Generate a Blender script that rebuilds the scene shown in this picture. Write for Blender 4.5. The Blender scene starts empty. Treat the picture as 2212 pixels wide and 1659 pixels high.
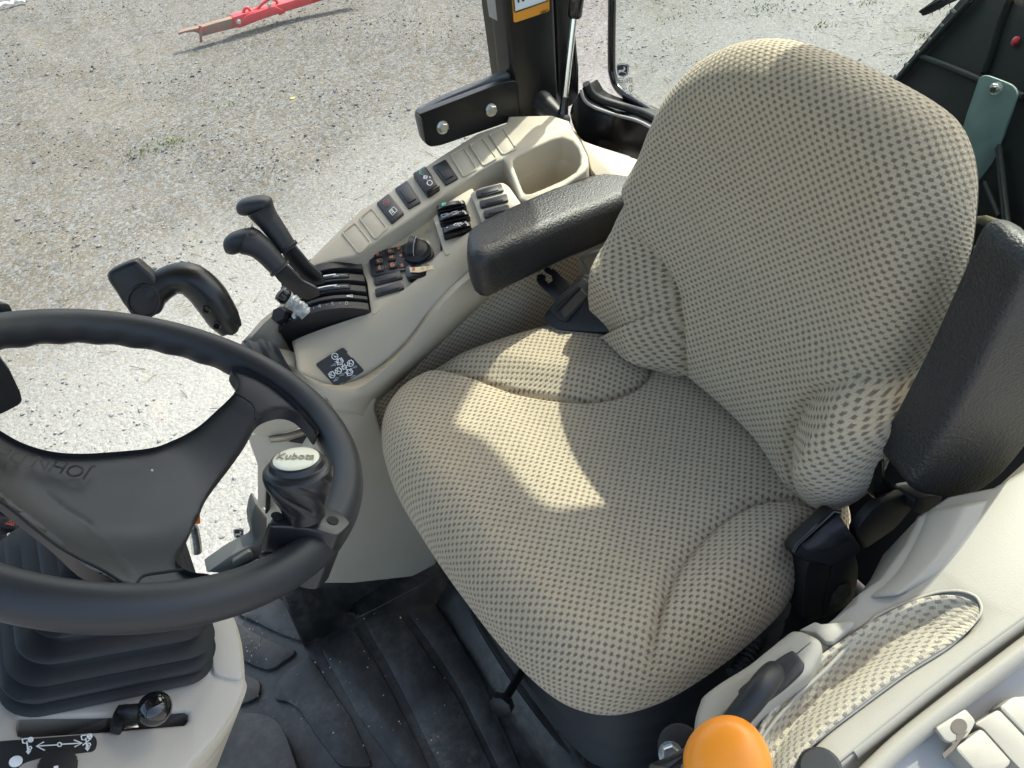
import bpy, bmesh, math, random
import numpy as np
from mathutils import Vector as V, Matrix
from mathutils.geometry import tessellate_polygon
random.seed(7); rng = np.random.default_rng(7)
S = bpy.context.scene
COL = S.collection
R = math.radians
# ------------------------------------------------------------------ camera
CX, CY, FPX = 1106.0, 829.5, 1650.0            # photo measured at 2212 x 1659
YAW, PITCH, ROLL = R(26.8), R(43.6), R(-5.5)
fw = V((math.sin(YAW)*math.cos(PITCH), math.cos(YAW)*math.cos(PITCH), -math.sin(PITCH)))
rt0 = V((math.cos(YAW), -math.sin(YAW), 0)); up0 = rt0.cross(fw)
rt = rt0*math.cos(ROLL) + up0*math.sin(ROLL); up = -rt0*math.sin(ROLL) + up0*math.cos(ROLL)
cd = bpy.data.cameras.new('camera'); co = bpy.data.objects.new('camera', cd); COL.objects.link(co)
co.matrix_world = Matrix(((rt.x, up.x, -fw.x, 0), (rt.y, up.y, -fw.y, 0), (rt.z, up.z, -fw.z, 0), (0, 0, 0, 1)))
cd.sensor_width = 36; cd.lens = 36*FPX/2212; cd.clip_start = .01; cd.clip_end = 500
S.camera = co
# survey helpers: a sight line of the photo meets a real plane of the cab
def ray(p): return fw + rt*((p[0]-CX)/FPX) - up*((p[1]-CY)/FPX)
def onz(p, z): d = ray(p); return d*(z/d.z)
def ony(p, y): d = ray(p); return d*(y/d.y)
def onx(p, x): d = ray(p); return d*(x/d.x)
class Pl:
    def __init__(s, p0, n): s.p0 = V(p0); s.n = V(n).normalized()
    def __call__(s, p, off=0.0):
        d = ray(p); q = s.p0 + s.n*off
        return d*(q.dot(s.n)/d.dot(s.n))
    def pts(s, ps, off=0.0): return [s(p, off) for p in ps]
def zm(ox, oy, k): return lambda x, y: (ox + x*k, oy + y*k)
A = zm(482.8, 411.5, .19841); B = zm(822.9, 230.4, .248); C = zm(493.7, 685.8, .248); D = zm(329.2, 1042.4, .2976)
E_ = zm(1773.1, 0, .1984); F_ = zm(1663.4, 932.6, .248); G = zm(1443.9, 1289.2, .2232); H_ = zm(1937.7, 384, .248); I_ = zm(1882.8, 1316.6, .2064)
def q(c, r): return zm(c*737.33, r*553.0, 1/3)
q00, q10, q20, q01, q11, q21, q02, q12, q22 = [q(c, r) for r in range(3) for c in range(3)]
def m(z, *ps): return [z(*p) for p in ps]
# ------------------------------------------------------------------ objects
ORG = {}
def tag(o, label=None, cat=None, group=None, kind=None):
    if label: o['label'] = label
    if cat: o['category'] = cat
    if group: o['group'] = group
    if kind: o['kind'] = kind
    return o
def thing(name, label, cat, loc=(0, 0, 0), group=None):
    o = bpy.data.objects.new(name, None); COL.objects.link(o); o.location = loc; o.empty_display_size = .02
    ORG[o] = V(loc); return tag(o, label, cat, group)
def finish(name, me, mat, par, smooth, ang):
    if mat: me.materials.append(mat)
    if smooth:
        me.shade_smooth()
        if ang: me.set_sharp_from_angle(angle=R(ang))
    o = bpy.data.objects.new(name, me); COL.objects.link(o)
    if par is not None:
        o.parent = par; ORG[o] = ORG[par]
        me.transform(Matrix.Translation(-ORG[par]))
    else: ORG[o] = V((0, 0, 0))
    return o
def mk(name, vs, fs, mat, par=None, smooth=True, ang=40, uv=None):
    me = bpy.data.meshes.new(name); me.from_pydata([tuple(v) for v in vs], [], fs); me.update()
    if uv is not None:
        l = me.uv_layers.new(name='UVMap')
        for lp in me.loops: l.data[lp.index].uv = uv[lp.vertex_index]
    bm = bmesh.new(); bm.from_mesh(me); bmesh.ops.recalc_face_normals(bm, faces=bm.faces); bm.to_mesh(me); bm.free()
    return finish(name, me, mat, par, smooth, ang)
def bmobj(name, bm, mat, par, smooth=True, ang=40, uvscale=None):
    bmesh.ops.recalc_face_normals(bm, faces=bm.faces)
    me = bpy.data.meshes.new(name); bm.to_mesh(me); bm.free(); me.update()
    return finish(name, me, mat, par, smooth, ang)
def cr(pts, n=8, closed=False):
    """Catmull-Rom through points"""
    P = [V(p) for p in pts]; N = len(P); out = []
    for i in range(N if closed else N-1):
        p0 = P[(i-1) % N] if closed or i > 0 else P[0]*2-P[1]
        p1 = P[i]; p2 = P[(i+1) % N]
        p3 = P[(i+2) % N] if closed or i+2 < N else P[-1]*2-P[-2]
        for k in range(n):
            t = k/n
            out.append(.5*((2*p1)+(p2-p0)*t+(2*p0-5*p1+4*p2-p3)*t*t+(3*p1-p0-3*p2+p3)*t**3))
    if not closed: out.append(P[-1])
    return out
def cr2(pts, n=8, closed=False): return [(v.x, v.y) for v in cr([(p[0], p[1], 0) for p in pts], n, closed)]
def rnd(pts, r, k=4):
    """round the corners of a polygon of 3D points"""
    N = len(pts); out = []
    for i in range(N):
        p = V(pts[i]); a = V(pts[i-1])-p; b = V(pts[(i+1) % N])-p
        d = min(r, a.length*.45, b.length*.45)
        s, e = p+a.normalized()*d, p+b.normalized()*d
        for j in range(k+1):
            t = j/k; out.append(s*(1-t)**2+p*2*t*(1-t)+e*t*t)
    return out
def normal(pts):
    n = V((0, 0, 0)); N = len(pts)
    for i in range(N):
        a, b = pts[i], pts[(i+1) % N]
        n += V(((a.y-b.y)*(a.z+b.z), (a.z-b.z)*(a.x+b.x), (a.x-b.x)*(a.y+b.y)))
    n.normalize()
    c = sum(pts, V((0, 0, 0)))/N
    return n if n.dot(c) < 0 else -n              # towards the viewpoint side (cab interior)
def slab(name, pts, t, mat, par=None, bev=.003, seg=2, ang=40, dirv=None, sub=0):
    """polygon with thickness t behind its face"""
    pts = [V(p) for p in pts]; d = dirv if dirv is not None else -normal(pts)*t
    bm = bmesh.new(); a = [bm.verts.new(p) for p in pts]; b = [bm.verts.new(p+d) for p in pts]
    N = len(pts); bm.faces.new(a); bm.faces.new(b[::-1])
    for i in range(N): bm.faces.new((a[i], b[i], b[(i+1) % N], a[(i+1) % N]))
    bmesh.ops.recalc_face_normals(bm, faces=bm.faces)
    if bev:
        es = [e for e in bm.edges if e.is_manifold and e.calc_face_angle(0) > R(35) and (e.verts[0] in a or e.verts[1] in a)]
        bmesh.ops.bevel(bm, geom=es, offset=bev, segments=seg, affect='EDGES', profile=.5, clamp_overlap=True)
    return bmobj(name, bm, mat, par, True, ang)
def puff(name, pts, d, r, mat, par=None, k=5, both=True, dome=0):
    """smooth closed outline thickened by d with fully rounded edges of radius r"""
    P = [V(p) for p in pts]; N = len(P); d = V(d); dn = d.normalized(); T = d.length
    area_ = V((0, 0, 0))
    for i in range(N): area_ += P[i].cross(P[(i+1) % N])
    sg = 1 if area_.dot(dn) > 0 else -1
    inw = []
    for i in range(N):
        t = (P[(i+1) % N]-P[i-1]).normalized(); inw.append((dn.cross(t)*sg).normalized())
    for _ in range(2): inw = [(inw[i-1]+inw[i]*2+inw[(i+1) % N]).normalized() for i in range(N)]
    rr = min(r, T*.5) if both else min(r, T); rings = []
    for j in range(k+1):
        th = .5*math.pi*j/k; rings.append((r*(1-math.sin(th)), rr*(1-math.cos(th))))
    if both: rings += [(a, T-b) for a, b in rings[::-1]]
    else: rings.append((0, T))
    if dome: rings = [(r+dome*5*f, -dome*(1-(1-f)**2)*1.0) for f in (1, .66, .33)]+rings
    vs = [P[i]+inw[i]*a+dn*b for a, b in rings for i in range(N)]; fs = []
    for j in range(len(rings)-1):
        for i in range(N): fs.append((j*N+i, j*N+(i+1) % N, (j+1)*N+(i+1) % N, (j+1)*N+i))
    fs.append(tuple(range(N))[::-1]); fs.append(tuple((len(rings)-1)*N+i for i in range(N)))
    return mk(name, vs, fs, mat, par, True, 60)
def plate(name, pts, faces, d, mat, par=None, bev=.003, seg=2):
    """several flat faces sharing corner points, thickened by the vector d, boundary edges rounded"""
    bm = bmesh.new(); vs = [bm.verts.new(p) for p in pts]
    tops = [bm.faces.new([vs[i] for i in f]) for f in faces]
    r = bmesh.ops.extrude_face_region(bm, geom=tops, use_keep_orig=True)
    nv = [g for g in r['geom'] if isinstance(g, bmesh.types.BMVert)]
    bmesh.ops.translate(bm, verts=nv, vec=d); bmesh.ops.recalc_face_normals(bm, faces=bm.faces)
    if bev:
        top = set(vs)
        es = [e for e in bm.edges if e.is_manifold and e.calc_face_angle(0) > R(35) and e.verts[0] in top and e.verts[1] in top]
        bmesh.ops.bevel(bm, geom=es, offset=bev, segments=seg, affect='EDGES', profile=.5, clamp_overlap=True)
    return bmobj(name, bm, mat, par, True, 40)
def tubev(path, rad, n=14, closed=False, ell=1.0, upv=None, cap=True):
    P = [V(p) for p in path]; N = len(P); vs = []; fs = []
    rr = rad if hasattr(rad, '__len__') else [rad]*N
    nrm = None
    for i in range(N):
        if closed: t = (P[(i+1) % N]-P[i-1]).normalized()
        else: t = (P[min(i+1, N-1)]-P[max(i-1, 0)]).normalized()
        if upv is not None: nrm = V(upv)
        elif nrm is None: nrm = t.orthogonal()
        nrm = (nrm-t*nrm.dot(t)).normalized(); b = t.cross(nrm)
        for k in range(n):
            a = 2*math.pi*k/n; vs.append(P[i]+nrm*(math.cos(a)*rr[i])+b*(math.sin(a)*rr[i]*ell))
    for i in range(N if closed else N-1):
        for k in range(n):
            j = (i+1) % N; fs.append((i*n+k, i*n+(k+1) % n, j*n+(k+1) % n, j*n+k))
    if cap and not closed: fs.append(tuple(range(n))[::-1]); fs.append(tuple((N-1)*n+k for k in range(n)))
    return vs, fs
def tube(name, path, rad, mat, par=None, n=14, closed=False, ell=1.0, upv=None, cap=True, ang=50):
    vs, fs = tubev(path, rad, n, closed, ell, upv, cap); return mk(name, vs, fs, mat, par, True, ang)
def capsule_r(N, r, k=4):
    """radii that round both ends of an N point path"""
    out = [r]*N
    for i in range(k):
        f = math.sqrt(1-(1-(i+.15)/k)**2); out[i] = r*f; out[-1-i] = r*f
    return out
def revolve(name, prof, p0, ax, mat, par=None, n=32, mod=None, ang=40):
    """prof = [(height, radius)] about the axis ax"""
    ax = V(ax).normalized(); u = ax.orthogonal().normalized(); w = ax.cross(u); vs = []; fs = []
    for i, (h, r) in enumerate(prof):
        for k in range(n):
            a = 2*math.pi*k/n; rr = r*(mod(a, h) if mod else 1)
            vs.append(V(p0)+ax*h+(u*math.cos(a)+w*math.sin(a))*rr)
    for i in range(len(prof)-1):
        for k in range(n): fs.append((i*n+k, i*n+(k+1) % n, (i+1)*n+(k+1) % n, (i+1)*n+k))
    fs.append(tuple(range(n))[::-1]); fs.append(tuple((len(prof)-1)*n+k for k in range(n)))
    return mk(name, vs, fs, mat, par, True, ang)
def loft(name, rows, mat, par=None, closed=False, capu=False, capend=False, smooth=True, ang=60, uvs=None, thick=0):
    n = len(rows[0]); vs = [V(p) for r in rows for p in r]; fs = []
    for i in range(len(rows)-1):
        for k in range(n if closed else n-1):
            fs.append((i*n+k, i*n+(k+1) % n, (i+1)*n+(k+1) % n, (i+1)*n+k))
    if capu: fs.append(tuple(range(n))[::-1]); fs.append(tuple((len(rows)-1)*n+k for k in range(n)))
    if capend: fs.append(tuple((len(rows)-1)*n+k for k in range(n)))
    o = mk(name, vs, fs, mat, par, smooth, ang, uvs)
    if thick:
        md = o.modifiers.new('thickness', 'SOLIDIFY'); md.thickness = thick; md.offset = 0
    return o
def resample(pts, n):
    P = [V(p) for p in pts]; L = [0]
    for i in range(1, len(P)): L.append(L[-1]+(P[i]-P[i-1]).length)
    out = []; j = 0
    for k in range(n):
        t = L[-1]*k/(n-1)
        while j < len(P)-2 and L[j+1] < t: j += 1
        f = (t-L[j])/max(L[j+1]-L[j], 1e-9); out.append(P[j].lerp(P[j+1], min(max(f, 0), 1)))
    return out
def blend_rows(ca, cb, n, bulge=None):
    rows = []
    for i in range(n):
        t = i/(n-1); r = [a.lerp(b, t) for a, b in zip(ca, cb)]
        if bulge is not None: r = [p+bulge*math.sin(math.pi*t) for p in r]
        rows.append(r)
    return rows
def ribbon(name, lines, nrm, w, mat, par=None, closed=(), lift=.0006):
    """flat printed strokes: each polyline becomes a thin strip lying on the surface whose normal is nrm"""
    vs = []; fs = []; nrm = V(nrm).normalized()
    for li, L in enumerate(lines):
        P = [V(p)+nrm*lift for p in L]; N = len(P); cl = closed is True or li in closed; b0 = len(vs)
        for i in range(N):
            t = (P[(i+1) % N]-P[i-1]) if cl else (P[min(i+1, N-1)]-P[max(i-1, 0)])
            s = t.cross(nrm); s.normalize(); vs += [P[i]+s*w*.5, P[i]-s*w*.5]
        for i in range(N if cl else N-1):
            j = (i+1) % N; fs.append((b0+2*i, b0+2*i+1, b0+2*j+1, b0+2*j))
    return mk(name, vs, fs, mat, par, False)
def flat(name, polys, mat, par=None, lift=.0006, nrm=None):
    vs = []; fs = []
    for P in polys:
        n = nrm if nrm is not None else normal(P); b = len(vs); vs += [p+n*lift for p in P]; fs.append(tuple(range(b, b+len(P))))
    return mk(name, vs, fs, mat, par, False)
def circ2(c, r, n=14, ky=1.0): return [(c[0]+r*math.cos(2*math.pi*k/n), c[1]+r*ky*math.sin(2*math.pi*k/n)) for k in range(n)]
def text(name, s, o, xd, yd, size, mat, par=None, ext=.0004, align='CENTER', wid=None):
    cu = bpy.data.curves.new(name, 'FONT'); cu.body = s; cu.size = 1; cu.align_x = align; cu.align_y = 'CENTER'; cu.extrude = ext/size
    cu.resolution_u = 3
    ob = bpy.data.objects.new(name, cu); COL.objects.link(ob); dg = bpy.context.evaluated_depsgraph_get(); dg.update()
    me = bpy.data.meshes.new_from_object(ob.evaluated_get(dg)); bpy.data.objects.remove(ob); bpy.data.curves.remove(cu)
    xs = [v.co.x for v in me.vertices]; k = 1.0
    if wid: k = wid/((max(xs)-min(xs))*size)
    x = V(xd).normalized(); y = V(yd); y = (y-x*y.dot(x)).normalized(); z = x.cross(y)
    for v in me.vertices: c = v.co.copy(); v.co = V(o)+x*(c.x*size*k)+y*(c.y*size)+z*(c.z*size)
    return finish(name, me, mat, par, False, 0)
def sphere(name, c, r, mat, par=None, sc=None, rot=None, seg=28, sub=0):
    bm = bmesh.new(); bmesh.ops.create_uvsphere(bm, u_segments=seg, v_segments=seg//2, radius=r)
    if sc: bmesh.ops.scale(bm, vec=sc, verts=bm.verts)
    if rot: bmesh.ops.rotate(bm, cent=(0, 0, 0), matrix=rot, verts=bm.verts)
    bmesh.ops.translate(bm, vec=V(c), verts=bm.verts); return bmobj(name, bm, mat, par, True, 0)
def bolt(name, p, n, r, mat, par, h=None):
    """hexagon head with a washer face"""
    h = h or r*.8; n = V(n).normalized(); u = n.orthogonal().normalized(); w = n.cross(u)
    rings = [(0, 1.3, 24), (r*.12, 1.3, 24)]
    vs = []; fs = []
    for hh, k, _ in rings:
        for j in range(24): a = j*math.pi/12; vs.append(V(p)+n*hh+(u*math.cos(a)+w*math.sin(a))*r*k)
    for j in range(24): fs.append((j, (j+1) % 24, 24+(j+1) % 24, 24+j))
    fs.append(tuple(range(24, 48))); b = len(vs)
    for hh, k in ((r*.12, 1.0), (h*.85, 1.0), (h, .86)):
        for j in range(6): a = j*math.pi/3; vs.append(V(p)+n*hh+(u*math.cos(a)+w*math.sin(a))*r*k)
    for i in range(2):
        for j in range(6): fs.append((b+i*6+j, b+i*6+(j+1) % 6, b+(i+1)*6+(j+1) % 6, b+(i+1)*6+j))
    fs.append(tuple(range(b+12, b+18)))
    return mk(name, vs, fs, mat, par, True, 25)
from mathutils.bvhtree import BVHTree
def surf(o):
    me = o.data; off = ORG[o]; return BVHTree.FromPolygons([v.co+off for v in me.vertices], [tuple(p.vertices) for p in me.polygons])
def hit(bv, p):
    r = bv.ray_cast(V((0, 0, 0)), ray(p).normalized()); return r[0]
def inset(q4, f):
    c = sum(q4, V((0, 0, 0)))/len(q4); return [c+(p-c)*f for p in q4]
# ------------------------------------------------------------------ materials
def newmat(name):
    mt = bpy.data.materials.new(name); mt.use_nodes = True; nt = mt.node_tree
    return mt, nt, nt.nodes['Principled BSDF']
def nd(nt, t, **kw):
    n = nt.nodes.new(t)
    for k, v in kw.items():
        if k in n.inputs: n.inputs[k].default_value = v
        else: setattr(n, k, v)
    return n
def mth(nt, op, a, b=None, c=None):
    n = nt.nodes.new('ShaderNodeMath'); n.operation = op
    for i, x in enumerate((a, b, c)):
        if x is None: continue
        if isinstance(x, (int, float)): n.inputs[i].default_value = x
        else: nt.links.new(x, n.inputs[i])
    return n.outputs[0]
def noise(nt, scale, detail=3, rough=.55, vec=None):
    n = nd(nt, 'ShaderNodeTexNoise', Scale=scale, Detail=detail, Roughness=rough)
    if vec is None: vec = nt.nodes.new('ShaderNodeTexCoord').outputs['Object']
    nt.links.new(vec, n.inputs['Vector']); return n.outputs['Fac']
def mixc(nt, f, a, b):
    n = nt.nodes.new('ShaderNodeMix'); n.data_type = 'RGBA'
    for s, x in ((0, f), (6, a), (7, b)):
        if isinstance(x, (int, float)): n.inputs[s].default_value = x
        elif isinstance(x, tuple): n.inputs[s].default_value = x+(1,)
        else: nt.links.new(x, n.inputs[s])
    return n.outputs[2]
def ramp(nt, f, lo, hi):
    n = nd(nt, 'ShaderNodeMapRange'); n.inputs['From Min'].default_value = lo; n.inputs['From Max'].default_value = hi
    nt.links.new(f, n.inputs['Value']); return n.outputs['Result']
def bumpn(nt, bs, h, strength, dist=.001):
    b = nd(nt, 'ShaderNodeBump', Strength=strength, Distance=dist); nt.links.new(h, b.inputs['Height']); nt.links.new(b.outputs[0], bs.inputs['Normal'])
def simple(name, col, rough=.5, metal=0, grain=0, gscale=900, gdist=.0004, var=.12, vscale=14, spec=.5, coat=0):
    """plain coloured plastic / paint / metal with faint blotches and a moulded grain"""
    mt, nt, bs = newmat(name)
    f = noise(nt, vscale, 4)
    a = tuple(c*(1-var) for c in col); b = tuple(min(1, c*(1+var)) for c in col)
    nt.links.new(mixc(nt, ramp(nt, f, .3, .7), a, b), bs.inputs['Base Color'])
    nt.links.new(mth(nt, 'MULTIPLY_ADD', f, .25, rough-.12), bs.inputs['Roughness'])
    bs.inputs['Metallic'].default_value = metal; bs.inputs['Specular IOR Level'].default_value = spec
    bs.inputs['Coat Weight'].default_value = coat
    if grain: bumpn(nt, bs, noise(nt, gscale, 2), grain, gdist)
    return mt
BEIGE = simple('beige_plastic', (.44, .395, .31), .55, grain=.35, gscale=700, var=.04, spec=.4)
BEIGEL = simple('pale_plastic', (.31, .292, .245), .5, grain=.35, gscale=600, var=.04, spec=.4)
BLACK = simple('black_moulded_plastic', (.009, .010, .0115), .5, grain=.3, gscale=900, var=.2)
SOFT = simple('soft_touch_black', (.016, .0185, .022), .5, grain=.15, gscale=1200, gdist=.0003, var=.12)
LEATHER = simple('black_grained_vinyl', (.012, .0135, .015), .42, grain=1.0, gscale=330, gdist=.0016, var=.2, spec=.6)
GLOSS = simple('black_gloss', (.007, .0075, .008), .18, var=.1, spec=.6)
SATIN = simple('black_satin_paint', (.005, .0055, .006), .36, var=.2, spec=.5, grain=.05)
RUBBER = simple('black_rubber', (.013, .015, .0175), .6, var=.25, grain=.15, gscale=600)
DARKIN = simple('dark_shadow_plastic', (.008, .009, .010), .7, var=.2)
SWITCH = simple('switch_charcoal', (.020, .022, .026), .42, var=.1, grain=.12)
ZINC = simple('zinc_plated_steel', (.62, .63, .60), .28, metal=1, var=.15, vscale=60)
CHROME = simple('bright_steel', (.75, .75, .74), .12, metal=1, var=.05)
ORANGE = simple('orange_plastic', (.86, .29, .022), .36, var=.04, spec=.45)
ORANGEP = simple('orange_print', (.55, .21, .12), .6, var=.02)
ORANGES = simple('orange_sticker', (.72, .30, .03), .45, var=.03)
WHITEP = simple('white_print', (.78, .80, .80), .5, var=.02)
CREAM = simple('cream_cap', (.84, .80, .60), .3, var=.03, coat=.3)
GREYP = simple('grey_print', (.33, .35, .40), .5, var=.02)
REDP = simple('red_print', (.62, .11, .07), .5, var=.05)
REDD = simple('dull_red_print', (.40, .10, .08), .5, var=.05)
GREENP = simple('green_print', (.06, .42, .24), .5, var=.05)
GREEN = simple('green_paint', (.02, .16, .07), .35, var=.1)
STEELG = simple('grey_galvanised_plate', (.20, .28, .245), .5, metal=.1, var=.15, vscale=30, grain=.1)
WRAP = simple('cloudy_plastic_wrap', (.42, .44, .44), .3, var=.4, vscale=120, grain=.8, gscale=150, gdist=.002)
LABELW = simple('white_label', (.72, .77, .80), .45, var=.03)
TAN = simple('tan_card', (.72, .58, .34), .6, var=.06)
HEAD = simple('grey_headliner', (.34, .33, .30), .9, var=.05)
REDPAINT = None
def fabric(name, light, dark, pitch=.0105, dist=.0004, nz=.25, soft=.12):
    mt, nt, bs = newmat(name)
    uv = nt.nodes.new('ShaderNodeUVMap').outputs[0]
    wob = nd(nt, 'ShaderNodeTexNoise', Scale=520.0, Detail=3.0); nt.links.new(uv, wob.inputs['Vector'])
    sub = nd(nt, 'ShaderNodeVectorMath', operation='MULTIPLY_ADD')
    nt.links.new(wob.outputs['Color'], sub.inputs[0]); sub.inputs[1].default_value = (.0034, .0034, 0); nt.links.new(uv, sub.inputs[2])
    sx = nt.nodes.new('ShaderNodeSeparateXYZ'); nt.links.new(sub.outputs[0], sx.inputs[0])
    v = mth(nt, 'MULTIPLY', sx.outputs[1], 1/(pitch*.50)); row = mth(nt, 'FLOOR', v)
    st = mth(nt, 'MULTIPLY', mth(nt, 'MODULO', mth(nt, 'ABSOLUTE', row), 2.0), .5)
    u = mth(nt, 'ADD', mth(nt, 'MULTIPLY', sx.outputs[0], 1/pitch), st)
    du = mth(nt, 'ABSOLUTE', mth(nt, 'SUBTRACT', mth(nt, 'FRACT', u), .5))
    dv = mth(nt, 'ABSOLUTE', mth(nt, 'SUBTRACT', mth(nt, 'FRACT', v), .5))
    d = mth(nt, 'MAXIMUM', mth(nt, 'MULTIPLY', du, 2.25), mth(nt, 'MULTIPLY', dv, 1.5))
    dot = ramp(nt, d, .46+soft, .46-soft)
    # knitted rows
    wv = nd(nt, 'ShaderNodeTexWave', Scale=62.0, Distortion=1.5); wv.bands_direction = 'Y'; wv.inputs['Detail Scale'].default_value = 8
    nt.links.new(uv, wv.inputs['Vector'])
    fine = nd(nt, 'ShaderNodeTexNoise', Scale=900.0, Detail=2.0); nt.links.new(uv, fine.inputs['Vector'])
    big = nd(nt, 'ShaderNodeTexNoise', Scale=9.0, Detail=3.0); nt.links.new(uv, big.inputs['Vector'])
    lt = mixc(nt, ramp(nt, fine.outputs['Fac'], .25, .75), tuple(c*(1-nz) for c in light), tuple(min(1, c*(1+nz*.6)) for c in light))
    dk = mixc(nt, ramp(nt, fine.outputs['Fac'], .25, .75), tuple(c*.7 for c in dark), tuple(c*1.3 for c in dark))
    c = mixc(nt, dot, lt, dk)
    c = mixc(nt, mth(nt, 'MULTIPLY', ramp(nt, big.outputs['Fac'], .35, .75), .12), c, tuple(x*.6 for x in light))
    nt.links.new(c, bs.inputs['Base Color']); bs.inputs['Roughness'].default_value = .95
    bs.inputs['Specular IOR Level'].default_value = .15; bs.inputs['Sheen Weight'].default_value = .25
    h = mth(nt, 'ADD', mth(nt, 'MULTIPLY', dot, -.9), mth(nt, 'MULTIPLY', fine.outputs['Fac'], .7))
    h = mth(nt, 'ADD', h, mth(nt, 'MULTIPLY', wv.outputs['Fac'], .5))
    bumpn(nt, bs, h, .9, .0012)
    return mt
FABRIC = fabric('seat_fabric', (.49, .42, .29), (.195, .142, .105))
CARPET = fabric('side_panel_fabric', (.56, .47, .32), (.20, .155, .118), pitch=.0108, nz=.45, soft=.2)
PADFAB = fabric('pad_fabric', (.46, .42, .32), (.25, .215, .185), pitch=.0112)
def matrubber():
    mt, nt, bs = newmat('dusty_black_mat')
    a = noise(nt, 9, 5, .65); b = noise(nt, 60, 4, .7)
    f = mth(nt, 'MULTIPLY', ramp(nt, a, .36, .68), ramp(nt, b, .25, .7))
    c = mixc(nt, f, (.0115, .012, .0125), (.095, .093, .086))
    br = mth(nt, 'MULTIPLY', ramp(nt, noise(nt, 5.3, 3), .60, .72), ramp(nt, noise(nt, 90, 3), .5, .62))
    c = mixc(nt, br, c, (.15, .12, .085))
    nt.links.new(c, bs.inputs['Base Color']); nt.links.new(mth(nt, 'MULTIPLY_ADD', b, .3, .32), bs.inputs['Roughness'])
    bumpn(nt, bs, b, .25, .001); return mt
MAT = matrubber()
def glassmat(name, tint, refl=.5):
    mt, nt, bs = newmat(name); nt.nodes.remove(bs); out = nt.nodes['Material Output']
    tr = nd(nt, 'ShaderNodeBsdfTransparent'); tr.inputs[0].default_value = tint+(1,)
    gl = nd(nt, 'ShaderNodeBsdfGlossy'); gl.inputs['Roughness'].default_value = .03
    fr = nd(nt, 'ShaderNodeLayerWeight', Blend=.5); mx = nd(nt, 'ShaderNodeMixShader')
    nt.links.new(mth(nt, 'MULTIPLY_ADD', mth(nt, 'POWER', fr.outputs['Facing'], 5.0), refl, .03), mx.inputs[0]); nt.links.new(tr.outputs[0], mx.inputs[1]); nt.links.new(gl.outputs[0], mx.inputs[2])
    nt.links.new(mx.outputs[0], out.inputs[0]); return mt
GLASS = glassmat('clear_window_glass', (.95, .97, .95), .5)
TINT = glassmat('green_tinted_glass', (.93, .97, .95), .8)
# ------------------------------------------------------------------ daylight
SUN_EL, SUN_AZ = R(52.9), R(67.5)                   # azimuth measured from +Y towards +X
sd = V((math.sin(SUN_AZ)*math.cos(SUN_EL), math.cos(SUN_AZ)*math.cos(SUN_EL), math.sin(SUN_EL)))
w = bpy.data.worlds.new('World'); S.world = w; w.use_nodes = True
nt = w.node_tree; bg = nt.nodes['Background']; sky = nt.nodes.new('ShaderNodeTexSky'); sky.sky_type = 'NISHITA'
sky.sun_disc = False; sky.sun_elevation = SUN_EL; sky.sun_rotation = SUN_AZ; sky.air_density = 1.3; sky.dust_density = 5.0; sky.ozone_density = .6
nt.links.new(sky.outputs[0], bg.inputs[0]); bg.inputs[1].default_value = .15
sl = bpy.data.lights.new('sun', 'SUN'); so = bpy.data.objects.new('sun', sl); COL.objects.link(so)
sl.energy = 2.3; sl.angle = R(.7); sl.color = (1, .95, .86); so.rotation_euler = sd.to_track_quat('Z', 'Y').to_euler(); so.location = sd*30
S.view_settings.view_transform = 'Standard'; S.view_settings.look = 'None'; S.view_settings.exposure = 1.65; S.view_settings.gamma = 1
S.render.engine = 'CYCLES'
try:
    S.cycles.use_denoising = True; S.cycles.denoiser = 'OPENIMAGEDENOISE'
except Exception: pass
S.cycles.max_bounces = 10; S.cycles.diffuse_bounces = 6; S.cycles.transparent_max_bounces = 12; S.cycles.sample_clamp_indirect = 6; S.cycles.caustics_reflective = False
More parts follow.
